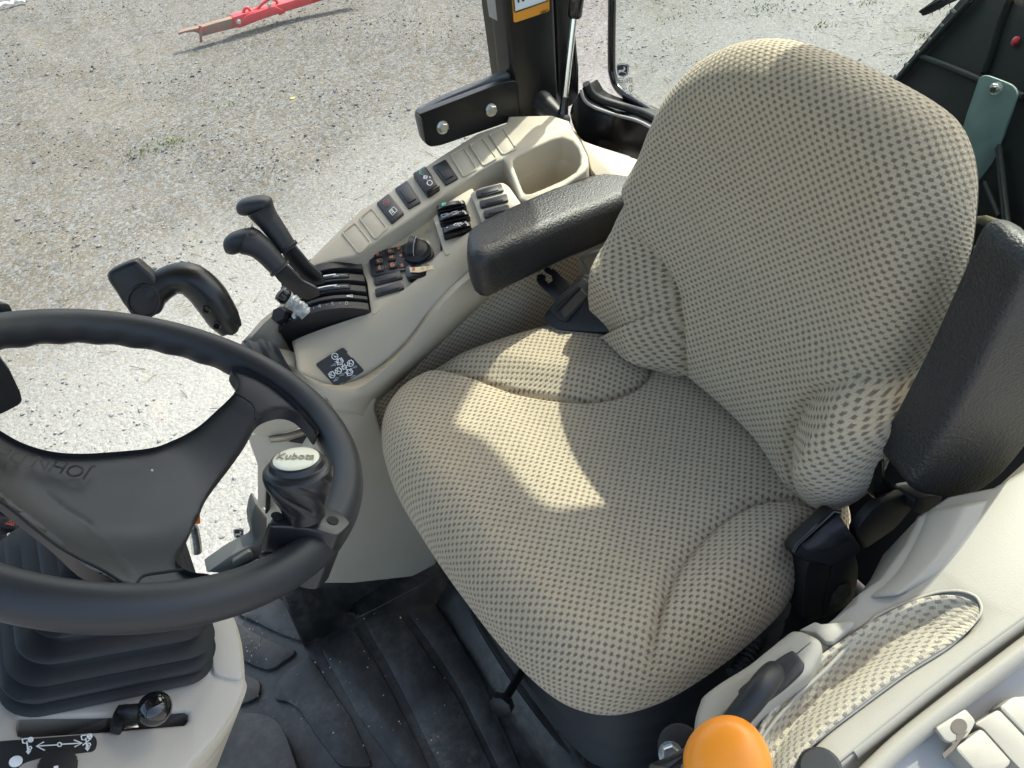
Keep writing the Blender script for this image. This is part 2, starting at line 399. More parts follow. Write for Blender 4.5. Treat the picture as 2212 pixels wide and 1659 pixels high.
# ------------------------------------------------------------------ ground
GZ = -2.4
def groundmat():
    mt, nt, bs = newmat('gravel_yard')
    tc = nt.nodes.new('ShaderNodeTexCoord').outputs['Object']
    def vor(scale):
        n = nd(nt, 'ShaderNodeTexVoronoi', Scale=scale); nt.links.new(tc, n.inputs['Vector']); return n
    v1 = vor(46.0); v2 = vor(95.0)
    big = noise(nt, .55, 4, .6, tc); mid = noise(nt, 3.2, 5, .65, tc); fine = noise(nt, 130, 3, .6, tc); lane = noise(nt, .9, 2, .5, tc)
    s1 = nt.nodes.new('ShaderNodeSeparateColor'); nt.links.new(v1.outputs['Color'], s1.inputs[0])
    s2 = nt.nodes.new('ShaderNodeSeparateColor'); nt.links.new(v2.outputs['Color'], s2.inputs[0])
    soil = mixc(nt, ramp(nt, mid, .3, .7), (.064, .055, .041), (.108, .094, .072))
    stone = mixc(nt, s1.outputs[0], (.056, .062, .065), (.160, .163, .162))
    stone2 = mixc(nt, s2.outputs[1], (.068, .069, .067), (.175, .174, .166))
    g = mixc(nt, ramp(nt, s1.outputs[1], .48, .52), soil, stone)
    g = mixc(nt, mth(nt, 'MULTIPLY', ramp(nt, s2.outputs[0], .5, .56), .8), g, stone2)
    # packed pale wheel lane close to the machine
    sx = nt.nodes.new('ShaderNodeSeparateXYZ'); nt.links.new(tc, sx.inputs[0])
    dist = mth(nt, 'ADD', mth(nt, 'MULTIPLY_ADD', sx.outputs[0], -.38, sx.outputs[1]), mth(nt, 'MULTIPLY', lane, 1.4))
    near = mth(nt, 'MULTIPLY', ramp(nt, dist, 5.4, 3.7), mth(nt, 'MULTIPLY_ADD', ramp(nt, sx.outputs[0], 3.6, 1.6), .6, .4))
    pale = mixc(nt, fine, (.215, .215, .205), (.33, .33, .317))
    pale = mixc(nt, ramp(nt, s2.outputs[2], .62, .70), pale, (.22, .223, .22))
    g = mixc(nt, mth(nt, 'MULTIPLY', near, .80), g, pale)
    g = mixc(nt, mth(nt, 'MULTIPLY', ramp(nt, big, .52, .68), .35), g, (.125, .105, .072))
    nt.links.new(g, bs.inputs['Base Color']); bs.inputs['Roughness'].default_value = .95; bs.inputs['Specular IOR Level'].default_value = .2
    h = mth(nt, 'ADD', mth(nt, 'MULTIPLY', v1.outputs['Distance'], -1.0), mth(nt, 'MULTIPLY', fine, .6))
    h = mth(nt, 'ADD', h, mth(nt, 'MULTIPLY', v2.outputs['Distance'], -.5)); bumpn(nt, bs, h, .7, .006); return mt
GM = groundmat()
def ground():
    n = 140; xs = np.linspace(-14, 22, n); ys = np.linspace(-8, 28, n); vs = []; fs = []
    for y in ys:
        for x in xs:
            z = GZ+.025*math.sin(x*1.7+.6*math.sin(y*1.1))*math.sin(y*1.3+x*.4)+.012*math.sin(x*4.1+y*3.3)
            vs.append((x, y, z))
    for j in range(n-1):
        for i in range(n-1): a = j*n+i; fs.append((a, a+1, a+n+1, a+n))
    b = len(vs); far = 400
    o = mk('ground', vs, fs, GM, None, True, 0); tag(o, kind='structure')
    f = mk('far_ground', [(-far, -far, GZ-.06), (far, -far, GZ-.06), (far, far, GZ-.06), (-far, far, GZ-.06)], [(0, 1, 2, 3)], GM, None, False); tag(f, kind='structure')
ground()
def gz(x, y): return GZ+.025*np.sin(x*1.7+.6*np.sin(y*1.1))*np.sin(y*1.3+x*.4)+.012*np.sin(x*4.1+y*3.3)
def attrmat(name, rough=.9):
    mt, nt, bs = newmat(name); a = nd(nt, 'ShaderNodeAttribute', attribute_name='tone'); nt.links.new(a.outputs['Color'], bs.inputs['Base Color'])
    bs.inputs['Roughness'].default_value = rough; bs.inputs['Specular IOR Level'].default_value = .25; return mt
def scatter(name, base_v, base_f, P, SC, cols, mat, rot3=True):
    """many small copies of one shape baked into a single loose-material mesh"""
    n = len(P); bv = np.array(base_v); k = len(bv)
    a = rng.uniform(0, 2*math.pi, n); ca, sa = np.cos(a), np.sin(a)
    jit = bv[None]*(1+rng.uniform(-.28, .28, (n, k, 3))) if rot3 else np.repeat(bv[None], n, 0)
    X = jit*SC[:, None, :]
    if rot3:
        t = rng.uniform(-.5, .5, n); ct, st = np.cos(t)[:, None], np.sin(t)[:, None]
        X = np.stack([X[..., 0], X[..., 1]*ct-X[..., 2]*st, X[..., 1]*st+X[..., 2]*ct], -1)
    else:
        t = rng.uniform(-.35, .35, n); ct, st = np.cos(t)[:, None], np.sin(t)[:, None]
        X = np.stack([X[..., 0]*ct-X[..., 2]*st, X[..., 1], X[..., 0]*st+X[..., 2]*ct], -1)
    X = np.stack([X[..., 0]*ca[:, None]-X[..., 1]*sa[:, None], X[..., 0]*sa[:, None]+X[..., 1]*ca[:, None], X[..., 2]], -1)+P[:, None, :]
    F = (np.array(base_f)[None]+(np.arange(n)*k)[:, None, None]).reshape(-1, len(base_f[0]))
    me = bpy.data.meshes.new(name); me.from_pydata(X.reshape(-1, 3).tolist(), [], F.tolist())
    at = me.color_attributes.new('tone', 'FLOAT_COLOR', 'POINT')
    at.data.foreach_set('color', np.concatenate([np.repeat(cols, k, 0), np.ones((n*k, 1))], 1).astype(np.float32).ravel())
    me.materials.append(mat); o = bpy.data.objects.new(name, me); COL.objects.link(o); tag(o, kind='stuff'); return o
bm = bmesh.new(); bmesh.ops.create_icosphere(bm, subdivisions=1, radius=1); bm.verts.ensure_lookup_table()
icv = [tuple(v.co) for v in bm.verts]; icf = [tuple(v.index for v in f.verts) for f in bm.faces]; bm.free()
STONE = attrmat('loose_stone')
def area(n, x0, x1, y0, y1):
    x = rng.uniform(x0, x1, n); y = rng.uniform(y0, y1, n); return x, y
def patchy(x, y, k):
    return np.sin(x*1.3+k)*np.sin(y*1.1+k*2)+.6*np.sin(x*3.1+y*2.2+k*3)+rng.uniform(-.7, .7, len(x))
def stones():
    x, y = area(26000, -1.5, 9.5, 1.7, 12.5); keep = patchy(x, y, 1.0) > -.35; x, y = x[keep], y[keep]; n = len(x)
    s = np.clip(rng.lognormal(math.log(.0066), .38, n), .0035, .024); SC = np.stack([s, s*rng.uniform(.6, 1, n), s*rng.uniform(.45, .8, n)], 1)
    g = np.clip(rng.normal(.135, .045, n), .05, .34)[:, None]; tint = np.array([1, 1.015, 1.0])+rng.normal(0, .03, (n, 1))*np.array([1.2, 0, -1.4])
    nr_ = np.clip((5.4-(y-.38*x+.7))/1.7, 0, 1)[:, None]; scatter('loose_gravel', icv, icf, np.stack([x, y, gz(x, y)+s*(.25-.25*nr_[:, 0])], 1), SC, np.clip(g*tint*(1-nr_)+nr_*(.12+.75*g), .03, .6), STONE)
    x, y = area(7000, -1.5, 9.5, 2.6, 12.5); keep = patchy(x, y, 4.0) > .1; x, y = x[keep], y[keep]; n = len(x)
    L = rng.uniform(.012, .055, n); SC = np.stack([L, np.full(n, .0016), np.full(n, .0016)], 1)
    bv = [(-1, -1, 0), (1, -1, 0), (1, 1, 0), (-1, 1, 0), (-1, 0, 1.5), (1, 0, 1.5)]; bf = [(0, 1, 5), (0, 5, 4), (2, 3, 4), (2, 4, 5)]
    c = np.array([.23, .185, .105])*rng.uniform(.6, 1.15, (n, 1)); scatter('dry_straw', bv, bf, np.stack([x, y, gz(x, y)+.008], 1), SC, c, attrmat('straw'), False)
    # grass tufts: the main one beyond the levers, thin ones elsewhere
    cs = [(onz((345, 325), GZ), .15, 70), (onz((300, 338), GZ), .06, 22), (onz((372, 318), GZ), .07, 30), (onz((488, 232), GZ), .05, 14), (onz((545, 480), GZ), .04, 12), (onz((1000, 300), GZ), .05, 10), (onz((1660, 20), GZ), .12, 40), (onz((1780, 60), GZ), .1, 26), (onz((1995, 80), GZ), .07, 26), (onz((2040, 20), GZ), .14, 40), (onz((1450, 40), GZ), .12, 18), (onz((1880, 5), GZ), .12, 30)]
    px = []; 
    for c, r, k in cs:
        for _ in range(k): px.append((c.x+rng.normal(0, r), c.y+rng.normal(0, r*.5)))
    px = np.array(px); n = len(px); SC = np.stack([rng.uniform(.004, .007, n), rng.uniform(.01, .03, n), rng.uniform(.010, .026, n)], 1)
    bv = [(-1, 0, 0), (1, 0, 0), (.5, .5, .7), (-.5, .5, .7), (0, 1.3, 1)]; bf = [(0, 1, 2), (0, 2, 3), (3, 2, 4)]
    c = np.array([.10, .145, .045])*rng.uniform(.6, 1.3, (n, 1)); scatter('grass', bv, bf, np.stack([px[:, 0], px[:, 1], gz(px[:, 0], px[:, 1])], 1), SC, c, attrmat('grass_blade'), False)
stones()
# litter
g0 = onz((28, 14), GZ)+V((0, 0, .02))
t = tube('white_rag', cr([g0+V(p) for p in ((-.16, -.02, 0), (-.08, .02, .02), (0, 0, .01), (.03, .06, .03), (.07, .02, .02), (.10, .06, .01), (.13, .0, .0))], 6), capsule_r(37, .018), simple('white_cloth', (.75, .76, .75), .8, var=.1), None, 8)
tag(t, 'crumpled white rag on the gravel in the far left corner', 'rag')
g0 = onz((633, 217), GZ)+V((0, 0, .018))
t = sphere('fallen_leaf', g0, .022, simple('yellow_leaf', (.72, .60, .08), .6), None, (1, .6, .28), seg=10); tag(t, 'small yellow leaf lying on the gravel', 'leaf')
# red drawbar lying on the gravel
def redmat():
    mt, nt, bs = newmat('worn_red_paint'); a = noise(nt, 22, 5, .65); 
    nt.links.new(mixc(nt, ramp(nt, a, .56, .66), (.52, .035, .045), (.17, .10, .07)), bs.inputs['Base Color']); nt.links.new(mth(nt, 'MULTIPLY_ADD', a, .4, .25), bs.inputs['Roughness']); return mt
RED = redmat()
def rustmat():
    mt, nt, bs = newmat('rusty_bar'); a = noise(nt, 9, 5, .65)
    nt.links.new(mixc(nt, ramp(nt, a, .50, .60), (.16, .115, .085), (.50, .06, .05)), bs.inputs['Base Color']); bs.inputs['Roughness'].default_value = .75; return mt
RUST = rustmat()
ga, gb = onz((427, 97), GZ), onz((760, 22), GZ)
dr = (gb-ga); dr.z = 0; dr.normalize(); nn = V((-dr.y, dr.x, 0)); nn = nn if nn.y < 0 else -nn
PR = Pl(ga, nn)
t = thing('implement_drawbar', 'worn red steel drawbar lying on the gravel beyond the levers', 'drawbar', ga)
slab('tongue', PR.pts(m(q00, (1155, 213), (1200, 200), (1290, 180), (1400, 148), (1512, 117), (1524, 182), (1400, 212), (1316, 236), (1296, 232), (1284, 214), (1250, 206), (1200, 212), (1160, 226))), .07, RUST, t, .004)
slab('beam', PR.pts(m(q00, (1508, 114), (1572, 92), (1700, 62), (1830, 24), (2100, -60), (2300, -130), (2330, -70), (2080, 6), (1960, 44), (1830, 82), (1700, 126), (1566, 178), (1522, 182)), .012), .11, RED, t, .006)
slab('side_plate', PR.pts(m(q00, (1560, 150), (1600, 100), (1780, 40), (1840, 70), (1700, 126), (1600, 160)), .03), .02, RED, t, .004)
tube('handle', cr(PR.pts(m(q00, (1572, 95), (1585, 60), (1605, 50), (1630, 72), (1665, 58), (1705, 20), (1750, -8), (1790, 4), (1796, 30)), -.03), 5), .014, RED, t, 8)
tube('peg', PR.pts(m(q00, (1296, 165), (1300, 215), (1304, 272)), .025), .013, RUST, t, 8)
for p in ((1548, 140), (1745, 30)): bolt('bolt', PR(q00(*p), .014), nn, .018, ZINC, t)
slab('lug', PR.pts(m(q00, (1795, 84), (1850, 70), (1850, 84), (1810, 100)), .02), .02, RED, t, .002)
# ------------------------------------------------------------------ operator seat
seat = thing('operator_seat', 'beige spotted fabric operator seat with black vinyl armrests', 'seat', (.40, .54, -1.25))
def pillow(name, rim, c, n, T, Rr, mat, par, crown=0, fun=None, nth=360, nr=70, wpow=2.2, tuck=.05, depth=.05, uax=None, back=True):
    """upholstered pad: rim = closed 3D curve where the pad is widest; n points out of the sitting face;
    T = height of the face above the rim, Rr = edge radius; fun(a, b) adds bolsters and seams"""
    n = V(n).normalized(); u = V(uax).normalized(); u = (u-n*u.dot(n)).normalized(); v = n.cross(u); c = V(c)
    rim = resample(list(rim)+[rim[0]], nth+1)[:-1]
    loc = [((p-c).dot(u), (p-c).dot(v), (p-c).dot(n)) for p in rim]
    ws = [l[2] for l in loc]
    for _ in range(110): ws = [(ws[i-1]+2*ws[i]+ws[(i+1) % nth])/4 for i in range(nth)]
    loc = [(l[0], l[1], x) for l, x in zip(loc, ws)]
    vs = []; uv = []; fs = []
    ks = [ (i/nr)**.85 for i in range(1, nr+1)]
    vs.append(None); uv.append((0, 0))
    def put(a, b, w): vs.append(c+u*a+v*b+n*w)
    h0 = T+crown+(fun(0, 0) if fun else 0); vs[0] = c+n*h0
    for f in ks:
        for (a, b, w) in loc:
            L = math.hypot(a, b); d = (1-f)*L
            if d < Rr:
                x = 1-d/Rr; drop = T*(1-math.sqrt(max(0, 1-x*x))); arc = Rr*math.asin(x)*(.5+.5*T/Rr); UL = L-Rr+arc
            else: drop = 0; UL = L*f
            mask = min(1, d/(Rr*.9)) if Rr else 1
            pa, pb = a*f, b*f
            e = (fun(pa, pb) if fun else 0)*(mask**.7) + crown*(1-f*f)
            vs.append(c+u*pa+v*pb+n*(w*f**wpow+T-drop+e)); uv.append((a/L*UL, b/L*UL))
    N = nth
    for k in range(N): fs.append((0, 1+k, 1+(k+1) % N))
    rings = nr
    # side and tuck-under
    for (dn, ins) in ((depth*.35, 0.0), (depth*.65, tuck*.15), (depth*.88, tuck*.45), (depth, tuck)):
        for (a, b, w) in loc:
            L = math.hypot(a, b); g = 1-ins/L
            vs.append(c+u*a*g+v*b*g+n*(w-dn)); uv.append((a/L*(L+Rr*.4+dn), b/L*(L+Rr*.4+dn)))
        rings += 1
    for r in range(rings-1):
        for k in range(N):
            a0 = 1+r*N+k; a1 = 1+r*N+(k+1) % N; fs.append((a0, a0+N, a1+N, a1))
    fs.append(tuple(1+(rings-1)*N+k for k in range(N)))
    return mk(name, vs, fs, mat, par, True, 0, uv)
def polydist(P, x, y):
    best = 9; 
    for i in range(len(P)-1):
        ax, ay = P[i]; bx, by = P[i+1]; dx, dy = bx-ax, by-ay; t = max(0, min(1, ((x-ax)*dx+(y-ay)*dy)/(dx*dx+dy*dy+1e-12)))
        d = math.hypot(x-ax-t*dx, y-ay-t*dy); best = min(best, d)
    return best
def inside(P, x, y):
    c = False; j = len(P)-1
    for i in range(len(P)):
        if (P[i][1] > y) != (P[j][1] > y) and x < (P[j][0]-P[i][0])*(y-P[i][1])/(P[j][1]-P[i][1])+P[i][0]: c = not c
        j = i
    return c
def sst(x): x = max(0, min(1, x)); return x*x*(3-2*x)
# seat cushion
zc = -.825
crim = [onz((952, 802), -.80), onz((905, 838), -.81), onz((872, 876), -.825), onz((849, 930), -.84)]
crim += [onz(p, -.855) for p in ((848, 1000), (876, 1080), (935, 1175), (1000, 1270), (1100, 1400), (1180, 1480), (1250, 1520), (1330, 1531), (1420, 1507), (1500, 1463), (1580, 1405), (1660, 1332), (1722, 1255))]
crim += [V((.585, .298, zc)), V((.63, .36, zc)), V((.66, .54, zc)), V((.655, .70, zc)), V((.62, .755, zc)), V((.565, .79, zc)), V((.49, .815, zc)), V((.40, .832, zc))]
cc = V((.42, .54, zc)); crim = [V((p.x, p.y, zc)) for p in cr(crim, 6, True)]
crim = [cc+(p-cc)*(1+.010/(p-cc).length) for p in crim]
pz = lambda z, *ps: [((onz(p, z)-cc).x, (onz(p, z)-cc).y) for p in ps]
seamF = cr2(pz(-.768, (930, 792), (965, 806), (1010, 817), (1060, 832), (1110, 846), (1160, 857), (1215, 864), (1270, 865), (1320, 857), (1362, 840), (1395, 812), (1409, 780), (1404, 748), (1385, 715)), 5)
seamN = cr2(pz(-.768, (1395, 1470), (1402, 1420), (1412, 1360), (1428, 1300), (1455, 1240), (1490, 1190), (1540, 1137), (1590, 1100), (1640, 1079), (1690, 1072), (1740, 1080), (1790, 1097), (1830, 1120)), 5)
bolF = seamF+[(.35, .4), (-.2, .4)]; bolN = seamN+[(.5, -.4), (-.12, -.5)]
def cush(a, b):
    dF = polydist(seamF, a, b); dN = polydist(seamN, a, b); w = -.006*math.exp(-((a-.12)/.16)**2-((b)/.14)**2)
    iF, iN = inside(bolF, a, b), inside(bolN, a, b)
    if iF: w += .022*sst(dF/.055)-.004
    if iN: w += .020*sst(dN/.06)-.003
    if not iF and not iN: w += .010*(1-sst((a+.12)/.06)) - .004*sst((a-.05)/.15)
    w -= .013*math.exp(-(dF/.0055)**2)+.010*math.exp(-(dN/.0055)**2); return w
pillow('seat_cushion', crim, cc, (0, 0, 1), .058, .062, FABRIC, seat, .006, cush, 380, 84, uax=(1, 0, 0), tuck=.035, depth=.055)
# backrest
tb = R(6); nb = V((-math.cos(tb), 0, math.sin(tb))); upb = V((math.sin(tb), 0, math.cos(tb))); b0 = V((.635, .54, -.77))
PB = Pl(b0, nb)
brim = [ony((1378, 650), .785), ony((1366, 600), .788), ony((1357, 500), .789), ony((1362, 455), .79), ony((1378, 415), .785), PB((1394, 374)), PB((1418, 312)), PB((1440, 250)), PB((1466, 195)), PB((1508, 142)), PB((1548, 113)), PB((1590, 94)), PB((1645, 86)), PB((1705, 92)), PB((1800, 124)), PB((1895, 169)), PB((1985, 220)), PB((2042, 266)), PB((2072, 322)), PB((2085, 385)), PB((2085, 450)), PB((2074, 550)), PB((2048, 650)), PB((2012, 740)), PB((1990, 800)),
        ony((1984, 850), .300), ony((1960, 900), .290), ony((1925, 945), .285), ony((1898, 1000), .285), ony((1878, 1050), .285), ony((1848, 1082), .295), ony((1815, 1097), .31), V((.60, .345, -.80)), V((.63, .42, -.80)), V((.64, .54, -.80)), V((.63, .66, -.80)), V((.61, .74, -.79)), ony((1415, 728), .765), ony((1395, 695), .78)]
brim = cr(brim, 6, True); bc = b0+upb*.20
ub = V((0, -1, 0)); vb = nb.cross(ub)             # ub to the door, vb up the back
def lb(p): d = V(p)-bc; return (d.dot(ub), d.dot(vb))
PBf = Pl(b0+nb*.05, nb)
wingF = cr2([lb(PBf(p)) for p in ((1330, 425), (1362, 452), (1400, 500), (1440, 560), (1470, 615), (1492, 675), (1503, 735), (1505, 790))], 5)
wingN = cr2([lb(PBf(p)) for p in ((1990, 815), (1930, 795), (1880, 800), (1830, 818), (1790, 845), (1765, 880), (1754, 920), (1758, 970), (1770, 1020), (1785, 1080), (1800, 1120))], 5)
wF = wingF+[(-.2, -.45), (-.5, -.3), (-.5, .1)]; wN = wingN+[(.2, -.45), (.5, -.3), (.5, .1)]
def back(a, b):
    dF = polydist(wingF, a, b); dN = polydist(wingN, a, b)
    w = .030*math.exp(-((b+.16)/.10)**2)*math.exp(-(a/.16)**2)      # lumbar
    w += .020*(a/.22)**2*sst((.1-b)/.3+.6)
    if inside(wF, a, b): w += .050*sst(dF/.06)*sst((wingF[0][1]+.01-b)/.09)
    if inside(wN, a, b): w += .042*sst(dN/.08)*sst((wingN[0][1]+.03-b)/.13)
    w -= .016*math.exp(-(dF/.0080)**2)*sst((wingF[0][1]-b)/.05)+.012*math.exp(-(dN/.0085)**2)*sst((wingN[0][1]-b)/.05); return w
pillow('backrest', brim, bc, nb, .050, .058, FABRIC, seat, .004, back, 380, 84, uax=ub, tuck=.02, depth=.035, wpow=2.6)
# hard shell behind the backrest and its green edge
rs = [bc+(p-bc)*1.012-nb*.035 for p in brim[12:]]; 
sh = resample(brim+[brim[0]], 121)[:-1]
puff('back_shell', [bc+(p-bc)*.93-nb*.032 for p in sh], -nb*.02, .006, SATIN, seat)
i0 = min(range(len(brim)), key=lambda i: (brim[i]-PB((2074, 550))).length); i1 = min(range(len(brim)), key=lambda i: (brim[i]-ony((1960, 900), .29)).length)
tube('edge_trim', [bc+(p-bc)*1.004-nb*.030 for p in brim[i0:i1]], .0055, GREEN, seat, 8)
# armrests
zA = -.598; PA = Pl((.45, .86, zA), (.10, 0, 1))
aF = resample(cr(PA.pts(m(B, (690, 1150), (715, 1090), (790, 1032), (900, 972), (1100, 876), (1300, 788), (1500, 703), (1700, 636), (1850, 597), (2000, 588), (2200, 625))), 6), 40)
aN = resample(cr(PA.pts(m(B, (705, 1290), (750, 1325), (840, 1325), (940, 1282), (1130, 1195), (1330, 1105), (1530, 1020), (1720, 945), (1880, 880), (2050, 815), (2250, 735))), 6), 40)
rows = []
for i in range(40):
    k = i/39; f, n_ = aF[i], aN[i]; c_ = (f+n_)/2; w_ = (f-n_).length/2+.004; a_ = (n_-f).normalized()
    e = math.sqrt(max(0, 1-(1-min(1, (k+.012)/.10))**2)); hgt = .040*(.80+.20*e); cz = c_+V((.008, -.002, -.034)); ring = []
    for sx, sz, q0 in ((1, 1, 0), (-1, 1, 90), (-1, -1, 180), (1, -1, 270)):
        r_ = .022
        for t_ in range(7):
            an = R(q0+90*t_/6); ring.append(cz+a_*((sx*(w_-r_)+r_*math.cos(an))*(.35+.65*e))+V((0, 0, 1))*((sz*(hgt-r_)+r_*math.sin(an))*(.5+.5*e))-(aF[1]-aF[0]).normalized()*0)
    rows.append(ring)
d0 = (rows[1][0]-rows[0][0]); c0_ = sum(rows[0], V((0, 0, 0)))/28; rows.insert(0, [c0_+(p-c0_)*.5+(c0_-sum(rows[2], V((0, 0, 0)))/28)*.25 for p in rows[0]])
a1 = loft('armrest', rows, LEATHER, seat, closed=True, capu=True, ang=70); tag(a1, label='long flat black armrest folded down on the console side')
tube('armrest_stay', [V((.63, .85, -.65)), V((.69, .84, -.72)), V((.70, .80, -.80))], .014, SATIN, seat, 10)
PL = Pl((.60, .235, -.5), (-.28, -1, .05))
al = cr(PL.pts([(1985, 1020), (1968, 1050), (1984, 1068), (2015, 1076), (2060, 1078), (2108, 1068), (2152, 1040), (2192, 1000), (2240, 935), (2282, 850), (2315, 740), (2330, 660), (2325, 600), (2300, 562), (2266, 548), (2236, 560), (2212, 592), (2188, 645), (2140, 740), (2090, 838), (2035, 935)]), 4, True)
a2 = puff('armrest', al, V((.018, .058, 0)), .0085, LEATHER, seat, 6); tag(a2, label='black vinyl armrest folded up beside the backrest')
# armrest pivot arm on the door side
PV = Pl((.55, .262, -.72), (-.15, -1, .25))
slab('pivot_arm', rnd(PV.pts(m(F_, (820, 770), (900, 670), (1060, 590), (1200, 545), (1280, 580), (1240, 680), (1100, 850), (950, 950), (820, 1040), (740, 880))), .02), .012, BLACK, seat, .003)
slab('pivot_stop', rnd(PV.pts(m(F_, (1260, 580), (1520, 540), (1480, 640), (1400, 715), (1320, 728), (1255, 695)), .012), .008), .03, RUBBER, seat, .004)
PV2 = Pl((.60, .275, -.68), (-.3, -1, .2))
slab('pivot_cover', rnd(PV2.pts(m(F_, (1010, 0), (960, 60), (905, 200), (900, 600), (1010, 640), (1120, 520), (1020, 420), (1010, 200), (1100, 60), (1100, 0))), .01), .02, GLOSS, seat, .006)
# seat pan, rails and suspension
prim = resample(crim+[crim[0]], 81)[:-1]
slab('seat_pan', [cc+(p-cc)*.90+V((.02, 0, -.06)) for p in prim], 0, DARKIN, seat, .004, dirv=V((0, 0, -.03)))
rows = []
for i in range(25):
    z = -.90-.33*i/24; k = .80+.035*math.cos(i*math.pi/2.0)
    rows.append([V((cc.x+.03+(p.x-cc.x)*k, cc.y+(p.y-cc.y)*k, z)) for p in prim])
loft('suspension_bellows', rows, RUBBER, seat, closed=True)
base = [V((cc.x+.03+(p.x-cc.x)*.86, cc.y+(p.y-cc.y)*.86, -1.225)) for p in prim]
slab('base_plate', base, 0, SATIN, seat, .004, dirv=V((0, 0, -.04)))
PS = Pl((.42, .285, -.90), (0, -1, .2))
slab('side_rail', PS.pts(m(F_, (0, 1480), (330, 1180), (330, 1330), (20, 1570))), .012, simple('dull_steel_rail', (.20, .20, .17), .45, metal=.4), seat, .002)
kn = onz((1090, 1512), -1.16)
revolve('adjuster_knob', [(0, .014), (.004, .018), (.016, .018), (.020, .012)], kn, (-.8, -.55, .35), BLACK, seat, 20, mod=lambda a, h: 1+.06*math.cos(8*a))
tube('adjuster_stem', [kn, kn+V((.05, .03, -.01))], .007, SATIN, seat, 8)
# belt buckle on the door side
bk = thing('seat_belt_buckle', 'black seat belt buckle in a stiff sleeve beside the seat cushion, facing the door side', 'buckle', PS((1800, 1250)))
P1 = Pl((.50, .262, -.78), (-.25, -1, .25))
slab('sleeve', rnd(P1.pts(m(F_, (345, 1130), (470, 1130), (540, 1200), (440, 1650), (290, 1640), (290, 1400), (320, 1190))), .006), .03, BLACK, bk, .003)
slab('face_plate', P1.pts(m(F_, (540, 1200), (750, 1070), (775, 1180), (770, 1300), (730, 1490), (440, 1650), (500, 1380)), .001), .028, BLACK, bk, .003)
t = slab('worn_label', P1.pts(m(F_, (600, 1350), (700, 1320), (705, 1420), (640, 1480), (520, 1530), (540, 1430)), .0025), .001, simple('worn_dark_label', (.05, .05, .045), .8, var=.5, vscale=150, grain=.8, gscale=200), bk, 0)
P2 = Pl((.52, .268, -.735), (-.35, -.75, .65))
slab('buckle_shell', rnd(P2.pts(m(F_, (200, 1030), (250, 960), (540, 690), (600, 700), (660, 800), (800, 1010), (790, 1060), (720, 1090), (540, 1190), (440, 1150), (340, 1150), (215, 1075))), .008), .026, BLACK, bk, .004)
rows = []
for i in range(9):
    tt = i/8; a = P2(F_(270+130*tt, 990+90*tt), .004+.014*math.sin(math.pi*min(1, tt*1.1))); b = P2(F_(590+130*tt, 715+210*tt), .004+.014*math.sin(math.pi*min(1, tt*1.1)))
    if i > 5: a = a.lerp(b, .12*(i-5)); 
    rows.append([a.lerp(b, k/6)+P2.n*.003*math.sin(k*1.1) for k in range(7)])
loft('webbing_loop', rows, simple('black_webbing', (.022, .022, .030), .6, grain=.6, gscale=1500), bk, thick=.002)
tube('mouth_rim', P2.pts(m(F_, (205, 1050), (240, 985), (555, 695), (610, 705)), .002), .003, GLOSS, bk, 8)
# retractor on the console side
rk = thing('seat_belt_retractor', 'black seat belt retractor with an open slot and forked bracket under the armrest', 'belt retractor', ony((1260, 650), .80))
P3 = Pl((.46, .80, -.735), (-.55, -.35, .75))
slab('housing', rnd(P3.pts(m(q11, (1310, 380), (1400, 260), (1560, 110), (1610, 120), (1800, 290), (1840, 370), (1860, 480), (1750, 500), (1400, 480), (1320, 420))), .006), .03, BLACK, rk, .004)
slab('cover', rnd(P3.pts(m(q11, (1340, 350), (1380, 280), (1560, 130), (1600, 160), (1590, 250), (1460, 430), (1400, 410)), .007), .006), .01, BLACK, rk, .003)
slab('belt_slot', P3.pts(m(q11, (1385, 340), (1540, 190), (1605, 260), (1455, 420)), .0085), .002, DARKIN, rk, .0005)
slab('belt_webbing', P3.pts(m(q11, (1420, 360), (1550, 215), (1590, 262), (1450, 405)), .0095), .001, simple('black_webbing_end', (.012, .011, .010), .85, grain=.8, gscale=1500), rk, 0)
slab('slot_bar', P3.pts(m(q11, (1385, 335), (1540, 188), (1552, 202), (1398, 350)), .011), .004, SATIN, rk, .001)
ho = V((0, 0, 0))
fk = m(q11, (1262, 148), (1275, 118), (1300, 116), (1325, 128), (1318, 152), (1340, 178), (1368, 160), (1362, 128), (1330, 112), (1312, 96), (1320, 74), (1345, 72), (1356, 84), (1380, 86), (1480, 185), (1420, 250), (1385, 285), (1275, 180))
slab('fork_bracket', P3.pts(fk, -.004), .003, SATIN, rk, .0006)
slab('bright_latch', P3.pts(m(q11, (1740, 430), (1800, 350), (1835, 375), (1770, 470)), .003), .004, ZINC, rk, .001)
slab('lower_bracket', P3.pts(m(q11, (1780, 470), (1860, 360), (1960, 510), (1830, 500)), -.01), .02, SATIN, rk, .002)
# ------------------------------------------------------------------ right side console
PC = Pl((.238, 1.01, -.66), (-.143, -.236, 1)); nC = PC.n
STRIP = .030
con = thing('right_console', 'beige moulded side console with switches and cup holder along the right window', 'console', (.3, .95, -1.2))
